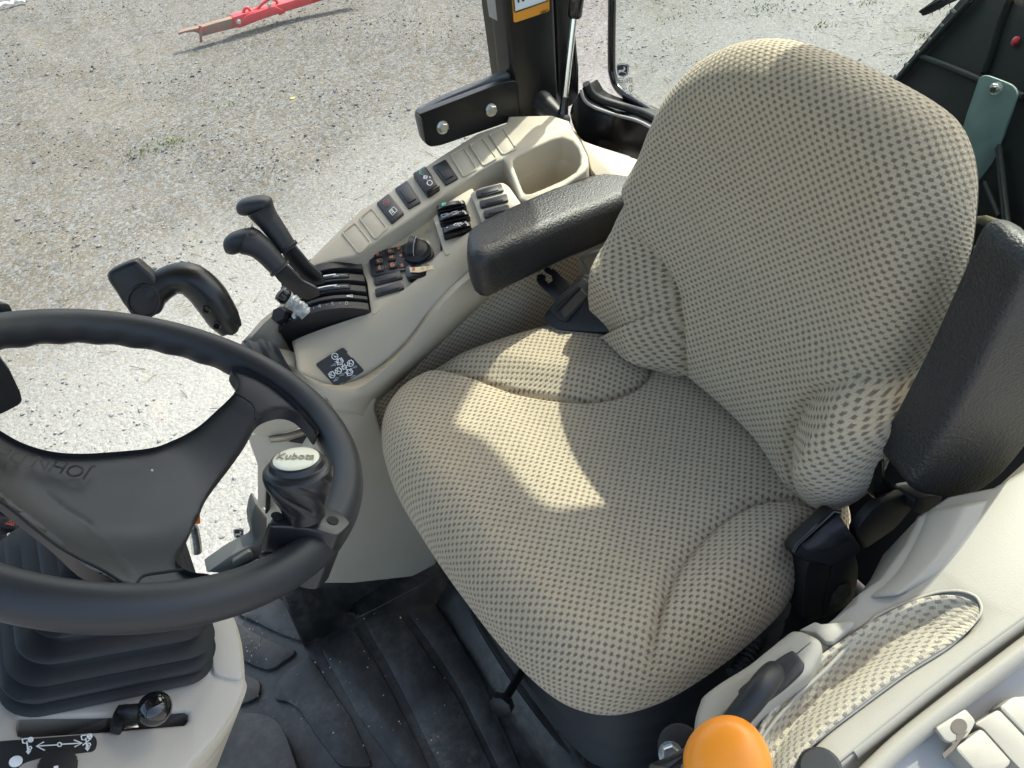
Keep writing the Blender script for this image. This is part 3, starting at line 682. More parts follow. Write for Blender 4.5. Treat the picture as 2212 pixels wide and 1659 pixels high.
# outer switch strip and cup holder tower: faces share their corners
o_ = [B(1655, 175), B(1640, 120), B(1490, 70), B(1110, 80), B(1092, 140), B(840, 228), B(500, 440), B(250, 610), B(0, 790), A(1500, 200), A(1290, 392), A(1000, 682), A(915, 772), A(760, 900)]
i_ = [A(880, 905), A(960, 826), A(1200, 758), A(1420, 716), A(1500, 672), A(1714, 512), B(250, 980), B(500, 800), B(850, 562), B(1000, 478), B(1060, 458), B(1086, 490), B(1140, 620), B(1205, 800), B(1280, 830)]
hole = [B(1700, 560), B(1600, 628), B(1450, 695), B(1310, 752), B(1262, 756), B(1238, 735), B(1200, 640), B(1150, 505), B(1146, 465), B(1180, 432), B(1340, 355), B(1500, 285), B(1580, 270), B(1660, 300), B(1712, 360), B(1736, 430), B(1735, 500)]
rear = [B(1500, 760), B(1780, 560), B(1812, 500), B(1800, 420), B(1740, 300)]
P0 = o_+i_+hole+rear; no, ni, nh = len(o_), len(i_), len(hole)
pts = PC.pts(P0, STRIP); h0 = no+ni; r0 = h0+nh
# far ngon: strip, then round the far side of the hole; near ngon: the near side
far = list(range(no))+list(range(no, no+12))+[h0+7, h0+8, h0+9, h0+10, h0+11, h0+12, h0+13, h0+14]+[r0+4]
near = [no+11, no+12, no+13, no+14, r0, r0+1, r0+2, r0+3, r0+4, h0+14, h0+15, h0+16, h0, h0+1, h0+2, h0+3, h0+4, h0+5, h0+6, h0+7]
plate('switch_strip', pts, [far, near], -nC*.085, BEIGE, con, .004, 3)
hp = cr(PC.pts(hole, STRIP-.0035), 3, True); hc = sum(hp, V((0, 0, 0)))/len(hp)
rows = []
for d, k in ((0, 1.015), (.012, .985), (.040, .965), (.046, .90), (.050, .87), (.085, .83), (.092, .76), (.093, .3)):
    rows.append([hc+(p-hc)*k-nC*d for p in hp])
loft('cup_holder', rows, BEIGE, con, closed=True, capend=True, ang=50)
# lower deck in three steps
slab('deck', PC.pts([A(1440, 700), A(1500, 640), A(1714, 480), B(500, 780), B(520, 1240), B(545, 1290), B(300, 1530), B(0, 1760), A(1640, 1350), A(1605, 1345), A(1560, 1000)], 0), .05, BEIGE, con, .002)
slab('deck_step', rnd(PC.pts(m(B, (452, 958), (520, 905), (560, 840), (800, 700), (880, 1010), (870, 1140), (560, 1300)), .020), .006), .05, BEIGE, con, .004)
slab('deck_step', rnd(PC.pts(m(B, (772, 748), (860, 700), (1060, 650), (1120, 690), (1240, 860), (1100, 980), (885, 1030)), .028), .006), .06, BEIGE, con, .004)
# flange round the nose of the console and the recess behind the lever housing
fl_o = [A(915, 772), A(760, 900), A(660, 1080), A(615, 1235), A(430, 1385), A(300, 1530), A(200, 1640), C(115, 190), C(70, 300)]
fl_i = [A(960, 826), A(830, 930), A(740, 1080), A(640, 1290), A(470, 1430), A(350, 1560), A(275, 1640), C(195, 210), C(150, 320)]
zf = [.03, .03, .028, .022, .018, .014, .008, 0, -.01]
ro = resample(cr([PC(p, z) for p, z in zip(fl_o, zf)], 5), 40); ri = resample(cr([PC(p, z) for p, z in zip(fl_i, zf)], 5), 40)
drop = [p-V((0, 0, .10)) for p in ri]; outd = [p-V((0, -.01, .16)) for p in ro]
loft('nose_flange', [outd, [a.lerp(b, .04)-nC*.003 for a, b in zip(ro, ri)], [a.lerp(b, .12) for a, b in zip(ro, ri)], [a.lerp(b, .85) for a, b in zip(ro, ri)], [a.lerp(b, .98)-nC*.004 for a, b in zip(ro, ri)], drop], BEIGE, con)
# face towards the seat: top edge T, crease K, fabric edge FB
T = cr([PC(C(560, 225), -.006), PC(C(640, 185), -.004), PC(C(850, 105), -.002), PC(C(1150, 5), 0), PC(A(1600, 1352), .001), PC(A(1800, 1215), .003), PC(A(2000, 1080), .006), PC(B(360, 1480), .010), PC(B(520, 1290), .016), PC(B(640, 1200), .022), PC(B(800, 1090), .028), PC(B(1100, 950), .03), PC(B(1400, 760), .03)], 6)
yk = lambda p, y: ony(p, y)
K = cr([yk(C(600, 470), .862), yk(C(860, 590), .858), yk(C(1080, 560), .857), yk(C(1300, 440), .858), yk(C(1450, 315), .86), yk(C(1560, 200), .862), yk(C(1640, 100), .864), yk(C(1720, -20), .866), yk(B(590, 1600), .868), yk(B(700, 1500), .87), yk(B(900, 1330), .875), yk(B(1200, 1130), .88), yk(B(1500, 960), .89)], 6)
T = resample(T, 60); K = resample(K, 60)
inn = []
for i in range(60):
    t, k = T[i], K[i]; mid = t.lerp(k, .5)+V((0, -.004, .004)); inn.append((t, t.lerp(k, .12)+nC*.001, mid, t.lerp(k, .9), k))
rows = [[r[j] for r in inn] for j in range(5)]
rows = [[p-nC*.03 for p in rows[0]]]+[[p-nC*.002+V((0, .004, 0)) for p in rows[0]]]+rows[1:]
INNER = loft('inner_face', rows, BEIGE, con, thick=.003); INBV = surf(INNER)
# ledge and side band between crease and fabric
FB = resample(cr([ony(p, .858) for p in (C(1270, 900), C(1278, 800), C(1290, 745), C(1320, 705), C(1380, 655), C(1560, 490), C(1750, 310), C(1920, 150), C(2080, -5), B(1000, 1600), B(1130, 1478), B(1400, 1290), B(1750, 1100))], 6), 60)
K2 = resample(cr([yk(C(870, 705), .852), yk(C(930, 660), .852), yk(C(1150, 565), .852), yk(C(1320, 440), .853), yk(C(1455, 320), .855), yk(C(1570, 200), .857), yk(C(1650, 100), .859), yk(C(1730, -20), .861), yk(B(600, 1605), .862), yk(B(710, 1505), .864), yk(B(910, 1335), .87), yk(B(1210, 1135), .875), yk(B(1510, 965), .885)], 6), 60)
loft('ledge', [K, [p+V((0, -.010, .001)) for p in K2], [p+V((0, -.014, -.012)) for p in K2], [a.lerp(b, .6)+V((0, -.004, 0)) for a, b in zip(K2, FB)], FB], BEIGE, con, thick=.003)
# lower wall down to the mat
PW = Pl((.1, .850, -.9), (0, -1, .03))
wall = PW.pts([C(870, 705), C(930, 668), C(1060, 610), C(1200, 620), C(1310, 705), C(1285, 760), C(1282, 800), C(1330, 960), C(1420, 1180), C(1500, 1340), (905, 1100), (940, 1180), (946, 1240), (870, 1250), (760, 1262), (700, 1262), (640, 1240), (610, 1180), (620, 1060), (660, 980), (690, 930)])
slab('lower_wall', wall, .02, BEIGE, con, .006, 3)
# nose: front panels under the wheel
NE = Pl((.02, .93, -.9), (-.75, -.66, .12))
slab('nose_panel', rnd(NE.pts(m(C, (100, 300), (570, 430), (640, 520), (850, 690), (760, 900), (690, 960), (360, 1050), (180, 1015), (130, 800), (60, 500))), .01), .03, BEIGE, con, .006)
NE2 = Pl((.0, .95, -.98), (-.70, -.70, .12))
slab('nose_lower_panel', rnd(NE2.pts([C(160, 1030), C(340, 1015), C(370, 1085), C(450, 1090), C(620, 1060), C(760, 1100), C(900, 1300), (700, 1180), (640, 1230), (575, 1230), C(330, 1659), C(252, 1659), C(250, 1280)]), .006), .03, BEIGE, con, .004)
slab('nose_gap', NE2.pts(m(C, (520, 1085), (640, 1050), (720, 990), (800, 1180), (700, 1110)), .004), .004, DARKIN, con, .001)
loft('nose_lip', [[NE2(C(350, 1040), .004), NE2(C(520, 1010), .004), NE2(C(700, 955), .004)], [NE2(C(360, 1060), .022), NE2(C(525, 1040), .022), NE2(C(705, 985), .022)], [NE2(C(370, 1085), .006), NE2(C(530, 1065), .006), NE2(C(715, 1005), .006)]], BEIGE, con, thick=.003)
slab('corner_strip', NE2.pts([C(330, 1300), C(350, 1320), (577, 1110), (572, 1110)], .012), .01, DARKIN, con, .001)
# fabric side panel (carpet) beside the cushion
fr = [V((p.x, .868, p.z)) for p in FB]
low = [V((p.x+.015, .885, min(p.z-.12, -.86))) for p in FB]
cols = blend_rows([p+V((0, .006, .012)) for p in fr], low, 8)
uvs = [(p.x, p.z) for r in cols for p in r]
loft('side_fabric', cols, CARPET, con, uvs=uvs)
# dark cavity behind seat and back shelf
slab('rear_shelf', PC.pts([B(1655, 180), q10(1512, 832), q10(1535, 872), q10(1572, 914), q10(1700, 960), q10(1940, 1038), (1440, 500), (1400, 450), B(2100, 720), B(1900, 640), B(1830, 540), B(1800, 420), B(1740, 290)], .010), .02, BEIGE, con, .002)
slab('rear_trim', [PW(q11(1560, 20), -.02), PW(q11(1720, -40), -.02), PW(q11(1800, 120), -.02), PW(q11(1790, 300), -.02), PW(q11(1600, 100), -.02)], .01, BEIGEL, con, .003)
slab('fender_shell', [V((.14, 1.085, -1.27)), V((.80, 1.085, -1.27)), V((.80, 1.085, -.70)), V((.62, 1.085, -.66)), V((.30, 1.0, -.74)), V((.16, .99, -.80))], 0, BEIGE, con, .003, dirv=V((0, .02, 0)))
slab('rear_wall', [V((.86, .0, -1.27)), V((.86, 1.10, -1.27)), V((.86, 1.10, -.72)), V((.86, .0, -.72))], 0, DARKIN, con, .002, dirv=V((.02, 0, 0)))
def quad(z, pl, off, *ps): return pl.pts(m(z, *ps), off)
# blank panels: sunk squares with a lip
for z, ps in ((A, ((1292, 462), (1432, 352), (1604, 568), (1476, 688))), (A, ((1480, 305), (1612, 198), (1782, 410), (1650, 530))), (B, ((606, 422), (725, 366), (838, 545), (720, 612))), (B, ((772, 334), (882, 276), (1008, 450), (892, 515))), (B, ((942, 242), (1062, 186), (1178, 370), (1062, 420)))):
    Q = rnd(quad(z, PC, STRIP+.0008, *ps), .004, 3)
    o = tube('blank_panel', Q, .0018, BEIGE, con, 6, closed=True)
    slab('panel_face', inset(Q, .97), .002, BEIGE, o, .0005)
# rocker switches
def rocker(name, Q, h, mat, lift=.006, k=.66, face=None, label=None):
    Q = [p for p in Q]; n = normal(Q)
    o = slab(name, rnd([p+n*h for p in Q], .003, 3), h+.004, mat, con, .0015)
    I = inset([p+n*(h+lift*.3) for p in Q], k)
    f = slab('rocker_face', rnd(I, .002, 3), lift*.6, face or mat, o, .001)
    if label: tag(o, label=label)
    return o, Q, n
RING = simple('faded_red_print', (.42, .08, .05), .6)
r1 = rocker('rocker_switch', quad(A, PC, STRIP, (1668, 152), (1800, 45), (1972, 262), (1836, 375)), .003, SWITCH, .002, .94, label='flat black switch with a red ring and a white book symbol')
r2 = rocker('rocker_switch', quad(B, PC, STRIP, (122, 724), (230, 652), (352, 838), (242, 900)), .003, SWITCH)
r3 = rocker('rocker_switch', quad(B, PC, STRIP, (284, 618), (392, 552), (520, 730), (412, 802)), .009, GLOSS, .004, .84, SWITCH, label='raised black switch with a green power symbol and white ring')
r4 = rocker('rocker_switch', quad(B, PC, STRIP, (448, 530), (564, 468), (676, 632), (566, 694)), .003, SWITCH)
def bil(Q, u, v): return (Q[0]*(1-u)+Q[1]*u)*(1-v)+(Q[3]*(1-u)+Q[2]*u)*v
def uvl(Q, n, h, pts): return [bil(Q, u, v)+n*h for u, v in pts]
def uvc(u, v, ru, rv, k=14): return [(u+ru*math.cos(2*math.pi*i/k), v+rv*math.sin(2*math.pi*i/k)) for i in range(k)]
o, Q, n = r1; h = .0058
ribbon('red_ring', [uvl(Q, n, h, uvc(.5, .27, .20, .12)), uvl(Q, n, h, uvc(.5, .27, .08, .05))], n, .0009, RING, o, True)
ribbon('book_mark', [uvl(Q, n, h, [(.30, .62), (.70, .60), (.72, .80), (.32, .83), (.30, .62)]), uvl(Q, n, h, [(.5, .64), (.51, .80)]), uvl(Q, n, h, [(.36, .67), (.46, .66)]), uvl(Q, n, h, [(.36, .74), (.46, .73)])], n, .0012, WHITEP, o)
o, Q, n = r3; h = .0137
ribbon('power_mark', [uvl(Q, n, h, uvc(.5, .24, .16, .09)[3:13]), uvl(Q, n, h, [(.46, .12), (.48, .25)])], n, .0011, GREENP, o)
ribbon('round_mark', [uvl(Q, n, h, uvc(.52, .76, .17, .10))], n, .0012, WHITEP, o, True)
ribbon('diamond_mark', [uvl(Q, n, h, [(.5, .40), (.66, .49), (.5, .58), (.34, .49), (.5, .40)]), uvl(Q, n, h, uvc(.5, .49, .07, .04)), uvl(Q, n, h, [(.74, .55), (.80, .60), (.72, .62), (.74, .55)])], n, .0010, WHITEP, o)
# three tall rockers on the first step
def tall(ps, marks, mat):
    Q = quad(B, PC, .020, *ps); n = normal(Q); o = slab('rocker_switch', rnd([p+n*.010 for p in Q], .002, 2), .014, GLOSS, con, .0012)
    T_ = [p+n*.0125 for p in Q]; I = [bil(T_, .02, .06), bil(T_, .97, .06), bil(T_, .97, .70), bil(T_, .02, .70)]
    rows = []
    for i in range(9):
        u = i/8; b = .004*math.cos((u-.5)*math.pi)-.001
        rows.append([bil(I, u, 0)+n*(b-.002), bil(I, u, .08)+n*b, bil(I, u, .9)+n*b, bil(I, u, 1)+n*(b-.002)])
    loft('rocker_face', rows, GLOSS, o, thick=.001)
    if marks: ribbon('printed_mark', [uvl(I, n, .0040, L) for L in marks], n, .0010, mat, o)
    ribbon('round_mark', [uvl(I, n, .0036, uvc(.86, .5, .03, .16))], n, .0008, WHITEP, o, True); return o
o = tall(((488, 912), (735, 858), (752, 905), (498, 965)), [[(.2, .2), (.34, .2)], [(.27, .2), (.27, .8)], [(.2, .8), (.34, .8)], [(.18, .45), (.36, .45)], [(.22, .2), (.22, .8)], [(.32, .2), (.32, .8)]], GREENP); tag(o, label='glossy black rocker with a green mark')
o = tall(((508, 1005), (764, 945), (784, 1000), (524, 1058)), [[(.08, .25), (.30, .15), (.34, .75), (.12, .85), (.08, .25)], [(.2, .5), (.42, .45)], [(.45, .2), (.66, .15), (.68, .7), (.48, .78), (.45, .2)], [(.58, .5), (.8, .45)]], GREYP); tag(o, label='glossy black rocker with two white wiper marks')
o = tall(((538, 1105), (780, 1040), (806, 1100), (556, 1170)), [[(.42, .35), (.5, .2), (.6, .25), (.58, .5), (.48, .6), (.42, .35)], [(.62, .3), (.72, .75)], [(.66, .25), (.78, .65)], [(.58, .6), (.64, .9)], [(.15, .5), (.2, .5)]], WHITEP); tag(o, label='glossy black rocker with a white lamp mark')
for ps in (((824, 748), (1050, 686), (1074, 744), (838, 806)), ((856, 836), (1098, 772), (1114, 832), (872, 894)), ((890, 922), (1112, 866), (1132, 920), (905, 982))):
    rocker('rocker_switch', quad(B, PC, .028, *ps), .004, SWITCH, .004)
for ps in (((1636, 962), (1926, 886), (1956, 968), (1650, 1044)), ((1652, 1088), (1944, 1010), (1976, 1080), (1662, 1170))):
    rocker('rocker_switch', quad(A, PC, 0, *ps), .004, SWITCH, .004)
# key pad with dial
kp = slab('key_pad', rnd(PC.pts([A(1582, 700), A(1602, 678), A(1960, 592), B(240, 1175), B(330, 1168), B(420, 1200), B(458, 1250), B(458, 1295), B(420, 1330), B(330, 1365), B(200, 1405), A(1990, 862), A(1625, 930), A(1605, 915)], .004), .005), .01, SWITCH, con, .0015)
kc = ((1677, 692), (1812, 660), (1687, 766), (1823, 730), (1697, 846), (1838, 812))
for i, (x, y) in enumerate(kc):
    Q = quad(A, PC, .0068, (x-46, y-22), (x+42, y-38), (x+50, y+22), (x-40, y+38)); n = nC
    k = slab('key', rnd(Q, .003, 3), .003, SOFT, kp, .0012)
    mk_ = [[[(.4, .2), (.4, .8)], [(.4, .2), (.62, .25), (.62, .75), (.4, .8)], [(.4, .4), (.62, .4)], [(.4, .6), (.62, .6)]], [uvc(.45, .5, .16, .26), [(.61, .5), (.78, .5)], [(.3, .5), (.6, .5)]], [uvc(.5, .5, .16, .3)[1:11], [(.36, .75), (.7, .2)]], [[(.25, .55), (.7, .55)], [(.35, .4), (.6, .4)], [(.5, .25), (.5, .75)], [(.7, .25), (.7, .75)]], [[(.42, .3), (.6, .3), (.6, .8), (.42, .8), (.42, .3)], [(.5, .05), (.5, .3)], [(.42, .55), (.6, .55)]], [uvc(.5, .5, .17, .28), uvc(.5, .5, .23, .36, 10), [(.35, .5), (.65, .5)]]][i]
    ribbon('orange_mark', [uvl(Q, n, .0006, L) for L in mk_], n, .0011, ORANGEP, k)
dots = [(1745, 681, 6), (1767, 834, 6), (1932, 708, 17), (1965, 746, 10), (2035, 766, 9), (2126, 761, 9), (1946, 658, 8), (1970, 622, 6)]
flat('orange_dots', [PC.pts([A(*c) for c in circ2((x, y), r, 10, .8)], .0048) for x, y, r in dots], ORANGEP, kp)
ribbon('orange_mark', [PC.pts(m(A, *L), .0048) for L in (((1885, 620), (1925, 612)), ((1890, 640), (1925, 632)), ((1900, 610), (1902, 645)), ((1920, 605), (1922, 642)), ((1918, 810), (1960, 815), (1930, 830)), ((1945, 795), (1950, 835)), ((1925, 830), (1965, 822)), ((1935, 800), (1940, 835)))], nC, .0012, ORANGEP, kp)
dp = PC(B(312, 1268), .004); du = (PC(B(400, 1240))-PC(B(312, 1268))).normalized()
dl = revolve('dial', [(0, .0225), (.004, .0225), (.006, .020), (.009, .019), (.011, .0165), (.0125, .010), (.013, .003)], dp, nC, BLACK, kp, 36)
fin = (PC(B(330, 1190))-PC(B(300, 1310))).normalized(); fp = nC.cross(fin)
slab('dial_grip', [dp+fin*a+nC*b for a, b in ((-.018, .010), (-.016, .018), (-.009, .024), (0, .0255), (.009, .024), (.016, .018), (.018, .010))], 0, BLACK, dl, .002, 3, dirv=fp*.009)
tube('dial_edge', cr([dp+fin*a+nC*b-fp*.001 for a, b in ((-.0175, .012), (-.016, .0182), (-.009, .0243), (0, .0258), (.009, .0243), (.016, .0182), (.0175, .012))], 4), .0006, GREYP, dl, 6)
# little tray with a card
tr = slab('tray', rnd(PC.pts(m(B, (208, 1400), (238, 1378), (440, 1372), (520, 1340), (500, 1420), (380, 1480), (235, 1498), (215, 1470)), .010), .005), .014, GLOSS, con, .002)
slab('card', PC.pts(m(B, (248, 1402), (440, 1386), (500, 1372), (470, 1410), (330, 1442), (255, 1440)), .0125), .001, TAN, tr, 0)
flat('card_mark', [PC.pts([B(*c) for c in circ2((285, 1415), 13, 12, 1.3)], .0128)], REDD, tr); ribbon('card_print', [PC.pts([B(*c) for c in L], .013) for L in (circ2((362, 1412), 11, 6), circ2((405, 1404), 9, 6), [(420, 1395), (430, 1400), (425, 1408)])], nC, .0009, simple('card_ink', (.35, .30, .2), .6), tr, (0, 1))
# gear pattern decal on the inner face
g4 = m(C, (756, 408), (1000, 258), (1186, 466), (940, 612))
gg = [[hit(INBV, tuple((g4[0][k]*(1-u)+g4[1][k]*u)*(1-v)+(g4[3][k]*(1-u)+g4[2][k]*u)*v for k in (0, 1))) for u in (.03, .3, .6, .97)] for v in (.03, .3, .6, .97)]
gv = [p for r in gg for p in r if p is not None]
gm_ = sum(gv, V((0, 0, 0)))/len(gv)
nG = V(np.linalg.svd(np.array([tuple(p-gm_) for p in gv]))[2][2]); nG = nG if nG.dot(gm_) < 0 else -nG
print('decal hits', len(gv))
PG = Pl(gm_, nG); GO = max((p-gm_).dot(nG) for r in gg for p in r if p is not None)*.6+.002
print('decal lift', GO)
dec = slab('gear_decal', rnd(PG.pts(g4, GO), .004, 3), .0012, simple('black_decal', (.012, .012, .013), .45), con, 0)
L = lambda *ps: PG.pts(m(C, *ps), GO)
cir = [L(*circ2(c, 27, 14)) for c in ((925, 338), (968, 384), (1062, 398), (1052, 478), (957, 464), (900, 498))]
ribbon('gear_lines', cir+[L((942, 360), (952, 366)), L((985, 405), (995, 418)), L((1040, 412), (1022, 424)), L((1022, 445), (1036, 458)), L((985, 450), (996, 442)), L((935, 478), (928, 483)), L(*circ2((1008, 432), 18, 10))], nG, .0011, WHITEP, dec, (0, 1, 2, 3, 4, 5, 12))
cx_, cy_ = PG(C(968, 384), GO), PG(C(1062, 398), GO); xd = PG(C(1058, 395), GO)-PG(C(960, 466), GO); yd = PG(C(960, 400), GO)-PG(C(1000, 470), GO)
for s_, c in (('XII', (968, 384)), ('XI', (1062, 398)), ('XII', (1052, 478)), ('XI', (957, 464)), ('XI', (900, 498)), ('N', (1008, 432))):
    text('gear_letter', s_, PG(C(*c), GO+.0006), xd, yd, .0105, WHITEP, dec, .0002)
ribbon('gear_symbols', [L((890, 425), (905, 415), (930, 418), (938, 406), (925, 402), (908, 410)), L((1070, 446), (1085, 438), (1112, 436), (1118, 424), (1105, 420), (1088, 432)), L((965, 510), (980, 502), (1002, 502), (1008, 490), (995, 487), (980, 497)), L((1060, 524), (1078, 518), (1100, 516), (1106, 504), (1092, 502), (1076, 510)), L((912, 550), (930, 540), (952, 538), (956, 526), (940, 522), (925, 534)), L((915, 555), (945, 545)), L((950, 592), (998, 568))], nG, .0010, GREYP, dec)
flat('gear_blob', [L((912, 328), (922, 345), (938, 348), (940, 332), (930, 338))], WHITEP, dec)
# ------------------------------------------------------------------ lever housing
lq = thing('lever_quadrant', 'black slotted lever housing with arched bars on the console', 'lever housing', PC(A(1200, 1000), -.05))
FF, FR, NR, NF = PC(A(640, 990), -.002), PC(A(1500, 722), -.002), PC(A(1598, 1340), -.002), PC(A(612, 1560), -.002)
def qp(s, t, h=0): return FF*(1-s)*(1-t)+FR*s*(1-t)+NR*s*t+NF*(1-s)*t+nC*h
def hump(s): return .030*max(0, 1-((s-.52)/.56)**2)
slab('housing', [NF, qp(.5, 1), NR, FR, qp(.5, 0), FF], .10, BLACK, lq, .004)
def bar(t0, t1, mat, lift, s1=1.0, s0=0.0, name='arched_bar'):
    rows = []
    for i in range(29):
        s = s0+(s1-s0)*i/28; h = hump(s)+lift; e = .002 if 0 < i < 28 else .004
        dt = .012
        rows.append([qp(s, t0, .0005), qp(s, t0, h-e), qp(s, t0+dt, h), qp(s, t1-dt, h), qp(s, t1, h-e), qp(s, t1, .0005)])
    rows.append([p-nC*.03 for p in rows[-1]])
    return loft(name, rows, mat, lq, ang=45)
b1 = bar(0, .11, BLACK, 0, .99); b2 = bar(.15, .30, BLACK, .001); b3 = bar(.39, .52, BLACK, .001); b4 = bar(.585, .70, BLACK, .001); b5 = bar(.755, .825, BLACK, 0); b6 = bar(.87, 1.0, BLACK, 0)
for b, t0, t1 in ((b3, .405, .475), (b4, .595, .67)):
    rows = []
    for i in range(17):
        s = .30+.55*i/16; rows.append([qp(s, t0, hump(s)+.0025), qp(s, t1, hump(s)+.0025)])
    loft('glossy_plate', rows, simple('dark_gloss_plate', (.05, .055, .06), .12, var=.05), b, thick=.0006)
    ribbon('white_line', [[qp(.36+.34*i/12, t0+.02, hump(.36+.34*i/12)+.0032) for i in range(13)]], nC, .0016, WHITEP, b)
    flat('white_dot', [[qp(.70+.012*math.cos(k*math.pi/5), t0+.02+.012*math.sin(k*math.pi/5), hump(.70)+.0030) for k in range(10)]], WHITEP, b)
    ribbon('white_mark', [[qp(.68, t0+.05, hump(.68)+.0032), qp(.72, t0+.048, hump(.72)+.0032), qp(.74, t0+.06, hump(.74)+.0032)]], nC, .0012, GREYP, b)
xs = qp(.6, .94)-qp(.4, .94); ysd = qp(.5, .85)-qp(.5, .95)
for s, ch in ((.07, '1'), (.145, '-'), (.22, '2'), (.295, '-'), (.365, '3'), (.435, '-'), (.505, '4'), (.575, '-'), (.645, '5'), (.72, '-'), (.79, '0')):
    text('number', ch, qp(s, .915, hump(s)+.0006), xs if ch != '-' else ysd, ysd if ch != '-' else -xs, .0098, GREYP, b6, .0002)
ribbon('white_mark', [[qp(.80, .79, hump(.8)+.001), qp(.86, .775, hump(.86)+.001), qp(.86, .81, hump(.86)+.001), qp(.80, .80, hump(.8)+.001)]], nC, .0012, WHITEP, b5)
# levers
def flatbar(zmap, pts, y, mat, par, t=.005, nrm=(-.5, -.8, .25)):
    c0 = ony(zmap(*pts[0]), y); P = Pl(c0, nrm); return P, slab('lever_bar', rnd(P.pts(m(zmap, *pts)), .003, 3), t, mat, par, .001)
def tall_lever(label, bar_pts, y, spine, radii, head, hy):
    c0 = ony(A(*bar_pts[0]), y); P = Pl(c0, (-.45, -.85, .25)); t = thing('control_lever', label, 'lever', P(A(*bar_pts[-1])), 'black levers standing in the lever housing')
    slab('lever_bar', rnd(P.pts(m(A, *bar_pts)), .003, 3), .005, SATIN, t, .001)
    sp = cr([P(A(*p), .004) for p in spine], 6); rr = np.interp(np.linspace(0, 1, len(sp)), np.linspace(0, 1, len(radii)), radii)
    tube('grip', sp, list(rr), SOFT, t, 20, ell=.85)
    for k in (.015, .06):
        i = int(k*len(sp)); a, b = sp[i], sp[i+1]; d = (b-a).normalized()
        revolve('grip_ring', [(-.0012, rr[0]*1.02), (-.0008, rr[0]*1.09), (.0008, rr[0]*1.09), (.0012, rr[0]*1.02)], a, d, SOFT, t, 20)
    hc_, he1, he2 = head; c_ = P(A(*hc_), .004); a1_ = P(A(hc_[0]+he1[0], hc_[1]+he1[1]), .004)-c_; a2_ = P(A(hc_[0]+he2[0], hc_[1]+he2[1]), .004)-c_; a3_ = P.n*.0165
    vs = []; fs = []; nu, nv = 32, 18; sp_ = lambda x, e: math.copysign(abs(x)**e, x)
    for i in range(nv+1):
        la = -math.pi/2+math.pi*i/nv
        for k in range(nu):
            lo = 2*math.pi*k/nu; x = sp_(math.cos(la), .72)*sp_(math.cos(lo), .78); y = sp_(math.cos(la), .72)*sp_(math.sin(lo), .78); z = sp_(math.sin(la), .8)
            vs.append(c_+a1_*x+a2_*y*(1+.10*x)+a3_*z)
    for i in range(nv):
        for k in range(nu): fs.append((i*nu+k, i*nu+(k+1) % nu, (i+1)*nu+(k+1) % nu, (i+1)*nu+k))
    mk('knob', vs, fs, SOFT, t, True, 0)
    return t
tall_lever('tall black lever nearer the window, its hammer-shaped knob higher than the other', ((612, 640), (640, 700), (700, 800), (830, 930), (870, 990), (960, 1050), (1108, 1012), (1062, 905), (930, 790), (860, 700), (765, 590), (730, 570)), .955,
           ((690, 625), (650, 560), (590, 470), (520, 370), (460, 290), (415, 225), (395, 190)), (.0150, .0155, .0162, .0172, .020, .022), ((338, 160), (-192, 34), (14, 92)), 0)
tall_lever('tall black lever in front of the other, its hammer-shaped knob lower and further left', ((535, 905), (600, 990), (720, 1090), (850, 1180), (930, 1200), (1058, 1142), (1012, 1062), (862, 985), (780, 900), (690, 815), (640, 800)), .93,
           ((615, 850), (560, 790), (480, 700), (400, 625), (320, 570), (250, 540)), (.0150, .0155, .0165, .0178, .0205, .022), ((198, 546), (-190, 62), (24, 112)), 0)
s3 = thing('control_lever', 'short lever with a small black ball end and torn plastic wrap round its stem', 'lever', qp(.3, .85), 'black levers standing in the lever housing')
P = Pl(qp(.30, .85, .02), (-.45, -.85, .25))
slab('lever_bar', rnd(P.pts(m(A, (770, 1350), (905, 1258), (1020, 1352), (1000, 1385), (880, 1440), (830, 1432))), .002), .006, SATIN, s3, .001)
st = cr(P.pts(m(A, (690, 1170), (760, 1230), (850, 1300), (900, 1345)), .006), 6)
tube('wrapped_stem', st, [.0108+.0007*math.sin(i*2.1)+.0006*math.sin(i*5.3) for i in range(len(st))], WRAP, s3, 18)
st = cr(P.pts(m(A, (600, 1100), (640, 1135), (720, 1205)), .008), 8); tube('ball_end', st, capsule_r(len(st), .0118, 6), GLOSS, s3, 22)
for p in ((775, 1340), (860, 1240)): tube('wrap_tail', cr(P.pts(m(A, (p[0], p[1]), (p[0]-18, p[1]+25), (p[0]+4, p[1]+50)), .02), 4), .0022, WRAP, s3, 6)
hb = revolve('stop_nut', [(0, .012), (.004, .0135), (.010, .0135), (.014, .011)], qp(.06, .80, .012), (-.4, -.4, .8), BLACK, lq, 6)
revolve('stop_stud', [(-.02, .006), (.012, .006)], qp(.075, .82, .006), (-.2, -.3, 1), ZINC, lq, 14)
slab('zinc_catch', P.pts(m(A, (775, 1150), (800, 1138), (860, 1165), (840, 1190)), -.01), .006, ZINC, lq, .001)
